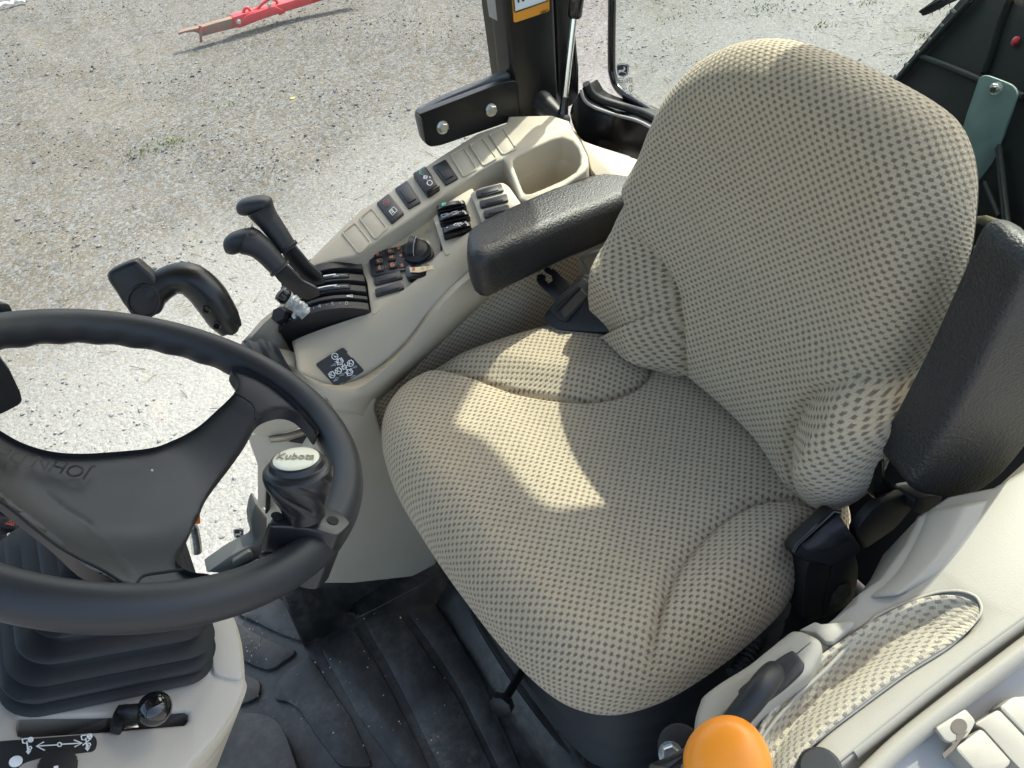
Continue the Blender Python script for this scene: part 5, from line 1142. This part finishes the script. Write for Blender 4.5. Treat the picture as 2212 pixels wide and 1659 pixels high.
# ------------------------------------------------------------------ steering column and dash
S0 = .205; PD = Pl(wc-wn*S0, wn)
colm = thing('steering_boot', 'black ribbed rubber boot round the steering column', 'column boot', wc-wn*S0)
def rrect(hx, hy, r, n=10, cx=0, cy=0):
    out = []
    for sx, sy, a0 in ((1, 1, 0), (-1, 1, 90), (-1, -1, 180), (1, -1, 270)):
        for k in range(n): a = R(a0+90*k/(n-1)); out.append((cx+sx*(hx-r)+r*math.cos(a), cy+sy*(hy-r)+r*math.sin(a)))
    return out
pbr, pbl = PD((452, 1468)), PD((6, 1512)); lx = lambda p: (p-wc).dot(wu); ly = lambda p: (p-wc).dot(wv)
hx = .5*(lx(pbr)-lx(pbl)); cxu = lx(pbr)-hx+.002; yn = min(ly(pbr), ly(pbl)); hy = .5*(abs(yn)+.075); cyv = yn+hy
print('boot', lx(pbr), ly(pbr), lx(pbl), ly(pbl))
rows = []; nb_ = 76
for i in range(nb_+1):
    t_ = i/nb_; s = S0-.006-t_*.12; rib = .0048*math.cos(t_*2*math.pi*8) if t_ < .9 else 0; k = 1-.62*sst(max(0, t_-.12)/.88)
    rows.append([wc-wn*s+wu*(a)+wv*(b) for a, b in rrect(hx*k+rib*1.2, hy*k+rib*1.2, .024*k+.006, 10, cxu*(1-t_*.9), cyv*(1-t_*.9))])
loft('bellows', rows, RUBBER, colm, closed=True)
tube('column_core', [wc-wn*.16, wc-wn*.058], [.040, .030], BLACK, colm, 24)
ds = thing('dash_console', 'beige lower dash console with a lever slot below the column boot', 'dash console', wc-wn*.30)
out = m(q02, (1290, 640), (1490, 640), (1525, 720), (1555, 830), (1572, 960), (1578, 1080), (1592, 1100), (1578, 1170), (1540, 1250), (1470, 1360), (1380, 1480), (1270, 1600), (1180, 1700), (1000, 1900), (-300, 1980), (-500, 1300), (-420, 700), (300, 640))
slot = m(q02, (112, 1340), (130, 1326), (700, 1318), (1200, 1284), (1222, 1300), (1218, 1345), (1195, 1372), (700, 1412), (150, 1450), (120, 1440), (108, 1400))
Po = PD.pts(out+slot); no_ = len(out)
topf = [0, 1, 2, 3, 4, 5, 6, 7, 8, 9, 10, 11]+[no_+6, no_+5, no_+4, no_+3, no_+2, no_+1, no_+0]+[15, 16, 17]
botf = [11, 12, 13, 14, 15, no_+0, no_+10, no_+9, no_+8, no_+7, no_+6]
DASHM = simple('warm_beige_dash', (.47, .435, .38), .5, grain=.3, gscale=700, var=.04)
plate('dash_panel', Po, [topf, botf], -wn*.05, DASHM, ds, .005, 3)
sl_ = PD.pts(slot); rows = [[p-wn*.004 for p in sl_], [p-wn*.035 for p in sl_], [p-wn*.05 for p in sl_]]
loft('slot_wall', rows, DARKIN, ds, closed=True)
slab('slot_floor', [p-wn*.03 for p in sl_], .01, DARKIN, ds, 0)
# rounded flank from the panel edge down to the floor
e1 = [PD(q02(*p)) for p in ((1490, 640), (1525, 720), (1555, 830), (1572, 960), (1578, 1080))]
e2_ = [PD(q02(*p)) for p in ((1592, 1100), (1578, 1170), (1540, 1250), (1470, 1360), (1380, 1480), (1270, 1600), (1180, 1700))]
full = resample(cr(e1+e2_, 5), 48)
dn_ = [p+V((-.30-.06*i/48, .03+.02*i/48, -.52)) for i, p in enumerate(full)]
loft('side_shroud', [[p-wn*.003 for p in full]]+[[a.lerp(b, t_)+V((.012*math.sin(math.pi*t_), 0, 0)) for a, b in zip(full, dn_)] for t_ in (.06, .2, .45, 1)], BEIGE, ds, thick=.004)
# raised collar beside the boot
cl = m(q02, (1350, 640), (1488, 640), (1522, 720), (1552, 830), (1569, 960), (1574, 1086), (1480, 1068), (1385, 1048), (1372, 950), (1368, 820))
slab('flank_collar', rnd(PD.pts(cl, .004), .006), .02, DASHM, ds, .003, 3)
dd = slab('direction_decal', rnd(PD.pts(m(q02, (-60, 1490), (590, 1440), (622, 1460), (630, 1500), (620, 1535), (600, 1550), (290, 1585), (160, 1620), (110, 1665), (-60, 1720)), .001), .004), .0008, simple('dash_decal_black', (.014, .015, .017), .42), ds, 0)
L = lambda *ps: PD.pts(m(q02, *ps), .0012)
ribbon('white_arrow', [L((235, 1520), (370, 1512)), L(*circ2((385, 1510), 13, 12)), L((400, 1508), (530, 1500)), L((285, 1492), (235, 1520), (290, 1548)), L((478, 1480), (532, 1500), (482, 1526))], wn, .0011, WHITEP, dd, (1,))
def tractor(x, y, sl):
    r_ = [L(*circ2((x+10, y-12), 15, 12)), L(*circ2((x+10, y-12), 6, 8)), L((x-45, y-15), (x-10, y-20)), L((x-45, y-15), (x-40, y+10), (x-20, y+12), (x-14, y-2)), L(*circ2((x+6, y+42), 10, 10)), L((x-14, y-2), (x-8, y+62)), L((x-2, y+36), (x-4, y+75)), L((x-18, y+62), (x-4, y+82), (x+10, y+58))]
    if sl: r_.append(L((x-36, y+48), (x+20, y+2)))
    return r_
ribbon('tractor_mark', tractor(188, 1490, False), wn, .0010, WHITEP, dd, (0, 1, 4)); ribbon('tractor_mark', tractor(570, 1468, True), wn, .0010, WHITEP, dd, (0, 1, 4))
revolve('white_button', [(0, .0045), (.0012, .0045), (.0018, .0030)], PD(q02(102, 1620), .001), wn, WHITEP, dd, 16)
rk_ = thing('adjuster_dial', 'black knurled dial at the bottom edge of the dash console', 'dial', PD(q02(362, 1660)))
revolve('dial', [(0, .0135), (.012, .0135), (.014, .0125), (.0145, .008)], PD(q02(362, 1700), .0), wn, BLACK, rk_, 72, mod=lambda a, h: 1+.02*math.cos(24*a))
ribbon('white_tick', [PD.pts(m(q02, (362, 1648), (362, 1672)), .0146)], wn, .003, WHITEP, rk_)
pl_ = thing('shuttle_lever', 'short lever with a shiny black ball knob in the dash console slot', 'lever', PD(q02(800, 1380)))
bc_ = PD(q02(1005, 1290), .028); rb = 108/3*(bc_.dot(fw))/FPX
sphere('ball_knob', PD(q02(1003, 1274), .026), rb, simple('ball_black', (.008, .008, .009), .07, var=.02, coat=.6), pl_, seg=40)
bend = cr([PD(q02(800, 1290), .012), PD(q02(850, 1290), .022), PD(q02(960, 1280), .026)], 5); tube('stem', bend, .0055, BLACK, pl_, 14)
slab('flat_arm', PD.pts(m(q02, (770, 1236), (838, 1262), (820, 1320), (790, 1410), (715, 1390), (735, 1300)), .012), .008, BLACK, pl_, .002)
slab('bright_link', PD.pts(m(q02, (815, 1350), (880, 1335), (905, 1395), (800, 1408)), -.012), .004, ZINC, pl_, .001)
# instrument switch panel glimpsed left of the hub
ip = thing('switch_panel', 'black switch panel with square buttons at the left edge under the wheel hub', 'switch panel', onz((20, 1150), -.60))
PI_ = Pl(onz((20, 1150), -.60), (.25, -.25, .95))
slab('panel', rnd(PI_.pts([(-330, 960), (10, 1070), (80, 1090), (70, 1180), q02(200, 250), q02(190, 290), q02(60, 278), (-330, 1150)]), .004), .02, SWITCH, ip, .003)
slab('dash_top', PI_.pts([(-200, 1185), (66, 1200), (60, 1230), (48, 1262), (-200, 1240)], -.012), .02, BEIGE, ip, .003)
def btn(cx_, cy_, hw, hh): return slab('button', rnd(PI_.pts(m(q02, (cx_-hw, cy_-hh+6), (cx_+hw-6, cy_-hh+14), (cx_+hw, cy_+hh), (cx_-hw+4, cy_+hh-10)), .004), .003), .005, SOFT, ip, .0015)
b1_ = btn(62, 70, 50, 42); b2_ = btn(66, 180, 50, 44); btn(40, -40, 50, 38)
ribbon('warning_triangle', [PI_.pts(m(q02, (38, 78), (84, 48), (92, 90)), .0046), PI_.pts(m(q02, (58, 76), (76, 66), (80, 82)), .0046)], PI_.n, .0012, REDP, b1_, True)
ribbon('filter_mark', [PI_.pts(m(q02, (40, 170), (68, 160), (96, 180), (70, 205), (40, 170)), .0046), PI_.pts(m(q02, (58, 150), (62, 165)), .0046), PI_.pts([q02(*c) for c in circ2((58, 148), 8, 8)], .0046), PI_.pts(m(q02, (48, 182), (90, 186)), .0046), PI_.pts(m(q02, (70, 165), (70, 200)), .0046)], PI_.n, .0012, WHITEP, b2_)
ribbon('ring_mark', [PI_.pts([q02(*c) for c in circ2((218, 180), 10, 12, 1.3)], .001)], PI_.n, .0012, WHITEP, ip, True)
dh = thing('display_housing', 'black rounded display housing cut by the left edge beyond the wheel', 'display', ony((10, 830), .80))
PH = Pl(ony((20, 830), .80), (.5, -.85, .1))
slab('shell', rnd(PH.pts([(-190, 690), (0, 772), (22, 800), (46, 850), (48, 868), (40, 876), (0, 896), (-190, 930)]), .004), .06, BLACK, dh, .004, 3)
slab('lit_edge', PH.pts([(0, 768), (20, 795), (44, 846), (49, 866), (44, 860), (30, 830), (0, 778)], -.004), .03, simple('lit_side_grey', (.30, .30, .29), .5), dh, .002)  # paler grey puts the lit side of the black housing into colour
slab('upper_corner', rnd(PH.pts([(-90, 640), (0, 655), (20, 656), (30, 674), (0, 682), (-90, 700)]), .003), .03, BLACK, dh, .003)
# ------------------------------------------------------------------ floor
FZ = -1.27
fp_ = slab('floor_pan', [V((-.72, -.02, FZ-.012)), V((.95, -.02, FZ-.012)), V((.95, 1.06, FZ-.012)), V((-.15, 1.06, FZ-.012)), V((-.30, .95, FZ-.012)), V((-.72, .95, FZ-.012))], 0, SATIN, None, .004, dirv=V((0, 0, -.03)))
tag(fp_, 'painted black floor pan of the cab under the rubber mat', 'floor pan')
PM = Pl((0, 0, FZ), (0, 0, 1))
fm = thing('floor_mat', 'dusty black rubber floor mat with raised pads between seat and dash', 'floor mat', V((.05, .6, FZ)))
slab('mat_sheet', [V((-.40, .0, FZ)), V((.42, .0, FZ)), V((.42, .99, FZ)), V((.10, 1.04, FZ)), V((-.12, 1.05, FZ)), V((-.28, .95, FZ)), V((-.40, .80, FZ))], .010, MAT, fm, .002)
def dq(*ps): return list(ps)
pads = [m(D, (880, 800), (960, 745), (1040, 790), (1160, 850), (1300, 905), (1468, 935), (1470, 962), (1420, 955), (1290, 925), (1130, 870), (990, 830)),
        m(D, (600, 945), (720, 880), (870, 815), (1000, 890), (1160, 965), (1335, 1018), (1322, 1055), (1152, 1162), (1040, 1135), (900, 1085), (750, 1010)),
        m(D, (600, 1000), (700, 1070), (860, 1150), (1038, 1212), (1030, 1242), (850, 1366), (740, 1330), (600, 1260)),
        m(D, (580, 1360), (660, 1390), (790, 1440), (768, 1562), (600, 1625)),
        [D(910, 1440), D(1000, 1345), D(1140, 1262), D(1165, 1285), D(1290, 1480), D(1440, 1700), D(1600, 2060), D(1360, 2060), D(1200, 1850), D(1060, 1640), D(990, 1590), D(868, 1570)],
        [D(1225, 1210), D(1300, 1140), D(1430, 1062), D(1465, 1075), q12(240, 1010), q12(440, 1390), q12(590, 1720), q12(780, 2100), D(1780, 2080), D(1500, 1700)],
        [D(1532, 1010), D(1580, 975), D(1700, 960), D(1782, 935), q12(580, 960), q12(740, 1180), q12(980, 1659), q12(1200, 2100), q12(820, 2100), q12(640, 1659), q12(440, 1250), q12(290, 960)],
        [q12(420, 640), q12(500, 600), q12(600, 600), q12(740, 800), q12(900, 1060), q12(1160, 1659), q12(1360, 2100), q12(1240, 2100), q12(1020, 1659), q12(760, 1130), q12(600, 880)]]
for i, p in enumerate(pads):
    slab('raised_pad', rnd(PM.pts(p, .007), .012, 3), .009, MAT, fm, .0015)
rimp = cr([ony(p, .868) for p in (D(900, 640), D(1050, 690), D(1200, 690), D(1430, 612), D(1600, 622), D(1800, 585), D(2030, 528), D(2150, 470))], 6)
rimb = cr([ony(p, .848) for p in (D(900, 740), D(1050, 740), D(1180, 800), D(1300, 850), D(1500, 882), D(1750, 875), D(2040, 800), D(2160, 740))], 6)
rp, rbm = rimp, rimb
loft('mat_upstand', [[p+V((0, .02, .002)) for p in rp], rp, [a.lerp(b, .5)+V((0, -.004, 0)) for a, b in zip(rp, rbm)], rbm, [p+V((0, -.012, -.012)) for p in rbm], [V((p.x-.005, p.y-.035, FZ+.002)) for p in rbm]], MAT, fm, thick=.004)
e_ = [PM(p, .01) for p in (q12(640, 560), q12(700, 640), q12(930, 1000), q12(1120, 1300), q12(1390, 1700), q12(1600, 2100))]
f_ = [p+V((.035, .0, .035)) for p in e_]; loft('mat_side_rim', [[p-V((0.01, 0, .012)) for p in e_], e_, [a.lerp(b, .5)+V((-.004, 0, .004)) for a, b in zip(e_, f_)], f_, [p+V((.02, 0, -.004)) for p in f_]], MAT, fm, thick=.004)
pdx = PM.pts([D(560, 1660), q02(1490, 1310), q02(1540, 1296), q02(1700, 1310), q02(1790, 1350), q02(1850, 1440), q02(1930, 1680), q02(2000, 2000), q02(1300, 2000)], .035)
slab('corner_block', rnd(pdx, .02), .04, MAT, fm, .010, 4)
# crumbs of dirt on the mat
pts_ = [PM(p, .008) for p in [(random.uniform(500, 1000), random.uniform(1290, 1650)) for _ in range(60)]+[(random.gauss(545, 22), random.gauss(1385, 25)) for _ in range(45)]]
Pc = np.array([tuple(p) for p in pts_]); sc_ = rng.uniform(.0006, .0016, (len(Pc), 1))*np.ones((1, 3)); cl_ = np.array([.42, .38, .30])*rng.uniform(.5, 1.4, (len(Pc), 1))
scatter('mat_grit', icv, icf, Pc, sc_, cl_, STONE)
# ------------------------------------------------------------------ left fender console
PFd = Pl((.30, .15, -.705), (-.24, .10, 1)); nF = PFd.n
fe = thing('left_console', 'pale beige fender console on the door side of the seat', 'console', V((.35, .12, -1.2)))
body = m(F_, (2300, 180), (2212, 330), (1960, 480), (1560, 560), (1300, 740), (1180, 980), (960, 1280), (760, 1420))+[(1850, 1300), (1790, 1345), (1700, 1400), (1560, 1500), (1500, 1590), (1490, 1660), (1500, 1760), (1560, 1900),
        (1616, 1800), (1613, 1700), (1628, 1600), (1663, 1530), (1718, 1465), (1778, 1412), (1848, 1365), (1918, 1322), (1985, 1294), (2040, 1285), (2087, 1291), (2114, 1310), (2116, 1336), (2097, 1364), (2051, 1397), (1961, 1454), (1861, 1527), (1791, 1582), (1736, 1637), (1701, 1682), (1691, 1722), (1682, 1800), (1700, 1900), I_(-400, 1660), I_(0, 1345), I_(600, 858), I_(1100, 472), I_(1595, 112), I_(2000, -180), (2420, 1120), (2500, 900)]
slab('console_top', PFd.pts(body), 0, BEIGEL, fe, .004, 3, dirv=V((.01, .02, -.10)))
sw_ = [PFd(F_(*p)) for p in ((2300, 180), (2212, 330), (1960, 480), (1560, 560), (1300, 740), (1180, 980), (960, 1280), (760, 1420))]+[PFd(p) for p in ((1850, 1300), (1790, 1345), (1700, 1400), (1560, 1500), (1500, 1590), (1490, 1660), (1500, 1760), (1560, 1900))]
loft('inner_wall', [[p+V((0, -.001, -.006)) for p in sw_], [V((p.x, p.y-.005, -1.25)) for p in sw_]], BEIGEL, fe, thick=.003)
# swollen upper part towards the rear
rows = []
sw = [[F_(1290, 745), F_(1180, 985), F_(960, 1290), F_(720, 1470)], [F_(1400, 690), F_(1290, 960), F_(1120, 1240), F_(900, 1440)], [F_(1640, 640), F_(1500, 960), F_(1300, 1230), F_(1080, 1425)], [F_(1900, 600), F_(1760, 900), F_(1500, 1200), F_(1180, 1400)]]
sw.insert(3, [F_(1770, 620), F_(1630, 930), F_(1400, 1215), F_(1130, 1412)])
rows = [[PFd(p, h) for p in r] for r, h in zip(sw, (-.02, .001, .006, .004, -.0015))]
rows = [resample(cr(r, 6), 20) for r in rows]; cols_ = [cr([r[i] for r in rows], 5) for i in range(20)]
loft('swell', cols_, BEIGEL, fe, thick=.002)
# pad set in the console: a trough of spotted cloth with a moulded lip
pad_o = cr(PFd.pts(m(F_, (1838, 1560), (1830, 1500), (1790, 1440), (1700, 1400), (1590, 1388), (1440, 1405), (1240, 1470), (1000, 1570), (840, 1690))+[(1790, 1440), (1715, 1510), (1650, 1590), (1610, 1680), (1610, 1800), (1690, 1800), (1720, 1650), (1775, 1590), (1860, 1525), (1960, 1452), (2050, 1395)]+m(F_, (1790, 1640)), .001), 5, True)
tube('pad_lip', pad_o, .0018, BEIGEL, fe, 8, closed=True)
fa = resample(cr(PFd.pts([(2112, 1310), (2085, 1293), (2040, 1287), (1985, 1296), (1920, 1324), (1850, 1365), (1780, 1412), (1720, 1465), (1665, 1530), (1630, 1600), (1615, 1700), (1620, 1800)], .002), 5), 50)
fb = resample(cr(PFd.pts([(2114, 1318), (2112, 1335), (2095, 1362), (2050, 1395), (1960, 1452), (1860, 1525), (1790, 1580), (1735, 1635), (1700, 1680), (1690, 1720), (1685, 1760), (1680, 1800)], .002), 5), 50)
sec = [(0, .0), (.05, .001), (.10, -.002), (.18, -.014), (.28, -.028), (.40, -.027), (.56, -.016), (.74, -.005), (.92, .003), (1, .0)]
sec = [(p.x, p.y) for p in cr([(a, b, 0) for a, b in sec], 3)]
rows = []; uvs = []
for t_, h in sec:
    for i in range(50):
        k = min(1, i/8)
        p = fa[i].lerp(fb[i], t_)+nF*(h*k*min(1, .4+i/30)+.002)
        rows.append(p); 
rr_ = [rows[i*50:(i+1)*50] for i in range(len(sec))]
uvs = [((fa[0]-fa[i]).length*.5+(fb[0]-fb[i]).length*.5, sum((rr_[a][i]-rr_[a-1][i]).length for a in range(1, k+1))) for k in range(len(sec)) for i in range(50)]
pdm = loft('cloth_pad', rr_, PADFAB, fe, uvs=uvs)
ch_a = resample(PFd.pts([I_(-400, 1660), I_(0, 1345), I_(600, 858), I_(1100, 472), I_(1595, 112), I_(2000, -180)], -.004), 30); ch_b = resample(PFd.pts([I_(-300, 1960), I_(300, 1420), I_(800, 1020), I_(1200, 720), I_(1595, 420), I_(2000, 120)], -.012), 30)
loft('channel', [ch_a]+[[a.lerp(b, t_)+nF*h for a, b in zip(ch_a, ch_b)] for t_, h in ((.08, -.012), (.3, -.020), (.55, -.020), (.8, -.010))]+[ch_b, [p-nF*.06 for p in ch_b]], BEIGEL, fe, thick=.003)
# outer ridges towards the door
def ridge(p, r, nm='door_ridge'): 
    pts = cr([PFd(x, h) for x, h in p], 5); return tube(nm, pts, r, BEIGEL, fe, 16, ell=.7, upv=nF)
ridge([(I_(-200, 1500), -.010), (I_(0, 1340), -.010), (I_(600, 855), -.010), (I_(1100, 470), -.010), (I_(1595, 110), -.010), (I_(2000, -180), -.010)], .009)
ridge([(I_(-100, 1800), -.012), (I_(300, 1420), -.012), (I_(800, 1020), -.012), (I_(1200, 720), -.012), (I_(1595, 420), -.012), (I_(2000, 120), -.010)], .012)
PO = Pl(PFd(I_(900, 1300), -.035), (-.10, -.30, 1))
slab('outer_step', PO.pts([I_(-100, 1830), I_(300, 1440), I_(800, 1040), I_(1200, 740), I_(1595, 440), I_(2200, 0), I_(2200, 1900), I_(0, 1950)]), .02, simple('grey_sill', (.30, .30, .28), .6, var=.06, grain=.2), fe, .003)
# parking lever housing
lh = m(G, (330, 930), (500, 800), (760, 640), (960, 480), (1110, 360), (1180, 310), (1240, 300), (1330, 320), (1440, 375), (1480, 430), (1475, 510), (1420, 620), (1340, 740), (1100, 920), (900, 1080), (760, 1230), (640, 1340), (250, 1390), (232, 1290), (250, 1130), (290, 1010))
puff('lever_housing', cr(PFd.pts(lh, .026), 3, True), -nF*.20, .010, BEIGEL, fe, 5, False)
slab('lever_escutcheon', rnd(PFd.pts(m(G, (668, 900), (720, 850), (960, 660), (1100, 560), (1200, 508), (1235, 540), (1320, 640), (1300, 710), (1130, 870), (940, 1010), (820, 1080), (700, 1000)), .0285), .006), .006, RUBBER, fe, .002)
slab('lever_slot', PFd.pts(m(G, (1050, 660), (1210, 590), (1230, 640), (1100, 800), (960, 940), (880, 960)), .0290), .003, DARKIN, fe, .0005)
slab('beige_ledge', PFd.pts(m(G, (1260, 320), (1420, 235), (1480, 260), (1780, 230), (1800, 262), (1590, 440), (1520, 430), (1420, 345)), .010), .03, BEIGEL, fe, .003)
pk = thing('parking_lever', 'black curved parking lever in a dark slot behind the orange knob', 'lever', PFd(G(1000, 750), .02))
hpts = cr([PFd(G(1040, 720), .034), PFd(G(990, 770), .046), PFd(G(900, 880), .052), PFd(G(800, 1010), .05), PFd(G(700, 1130), .046), PFd(G(640, 1210), .042), PFd(G(600, 1290), .040)], 5)
rr = np.interp(np.linspace(0, 1, len(hpts)), [0, .08, .3, .7, 1], [.008, .0108, .0118, .0112, .011]); tube('handle', hpts, list(rr), BLACK, pk, 20, ell=.9)
slab('handle_tip', PFd.pts(m(G, (600, 1130), (660, 1060), (740, 1110), (760, 1170), (720, 1280), (600, 1280)), .050), .02, BLACK, pk, .004)
ok = thing('throttle_knob', 'large orange knob at the bottom edge of the picture', 'knob', onz((1575, 1640), -.50))
kc2 = onz((1574, 1648), -.515)
pr = [(-.030, .010), (-.026, .0165), (-.018, .0225), (-.008, .0262), (.002, .0272), (.011, .0262), (.018, .0232), (.0225, .018), (.025, .011), (.0258, .004)]
pr = [(v.x, v.y) for v in cr([(a, b, 0) for a, b in pr], 3)]
revolve('knob', pr, kc2, V((-.35, -.1, .93)), ORANGE, ok, 48, mod=lambda a, h: 1+.03*math.cos(3*a+.6), ang=0)
tube('stem', [kc2, kc2+V((-.03, .02, -.10)), kc2+V((-.05, .03, -.25))], .008, BLACK, ok, 12)
arm = thing('steel_linkage', 'dark steel arm passing behind the orange knob', 'linkage', onz((1480, 1630), -.75))
slab('flat_arm', [onz(p, -.74) for p in m(G, (-200, 1620), (0, 1530), (250, 1400), (330, 1380), (330, 1440), (0, 1660))], .015, SATIN, arm, .003)
revolve('pivot', [(0, .022), (.012, .022), (.014, .016)], onz(G(110, 1450), -.80), (-.3, -.4, .8), RUBBER, arm, 24); bolt('bolt', onz(G(20, 1520), -.775), (-.3, -.4, .8), .009, ZINC, arm)
# pale clip and ribbed cover in the near corner
cv = thing('latch_cover', 'pale grey ribbed cover with a holed tab in the lower right corner', 'cover', PO(I_(1300, 1400), .01))
PV_ = Pl(PO(I_(1300, 1400), .012), (-.05, -.2, 1))
slab('rib_block', rnd(PV_.pts(m(I_, (865, 1445), (1155, 1235), (1470, 1590), (1440, 1640), (1200, 1800), (1060, 1659)), .010), .004), .03, BEIGEL, cv, .003)
slab('rib_block', rnd(PV_.pts(m(I_, (1070, 1200), (1330, 1040), (1900, 1640), (1700, 1800), (1500, 1610), (1170, 1240)), .008), .004), .03, BEIGEL, cv, .003)
slab('rib_block', rnd(PV_.pts(m(I_, (1330, 1020), (1440, 930), (1500, 905), (1700, 900), (2100, 1300), (1900, 1600)), .010), .004), .03, BEIGEL, cv, .003)
tb_ = slab('holed_tab', rnd(PV_.pts(m(I_, (665, 1235), (985, 1030), (1100, 1165), (1060, 1250), (1000, 1340), (830, 1395), (770, 1370)), .014), .003), .004, BEIGEL, cv, .002)
HOLE = simple('hole_brown', (.10, .085, .07), .8)
flat('tab_hole', [PV_.pts(m(I_, *(circ2((915, 1225), 86, 24, .95))), .0142)], HOLE, tb_, nrm=nF); slab('tab_slot', PV_.pts(m(I_, (890, 1300), (960, 1290), (1010, 1270), (860, 1470), (760, 1560), (740, 1510), (890, 1380)), .0145), .001, HOLE, tb_, 0)
bs_ = thing('bump_stop', 'round black rubber stop on the sill at the bottom edge', 'bump stop', PFd((1765, 1650)))
revolve('stop', [(0, .018), (.008, .018), (.011, .015)], PFd((1772, 1668), .0), nF, RUBBER, bs_, 28)
# loose hose and darkness beneath the seat on the door side
hs = tube('corrugated_hose', cr([onz(p, -1.0) for p in m(G, (640, 760), (720, 640), (790, 520), (850, 410), (870, 340), (820, 325), (780, 350))], 8), [.011+.0018*math.cos(i*2.2) for i in range(49)], RUBBER, None, 12); tag(hs, 'thin black corrugated hose in the dark gap under the seat', 'hose')
print('script end')
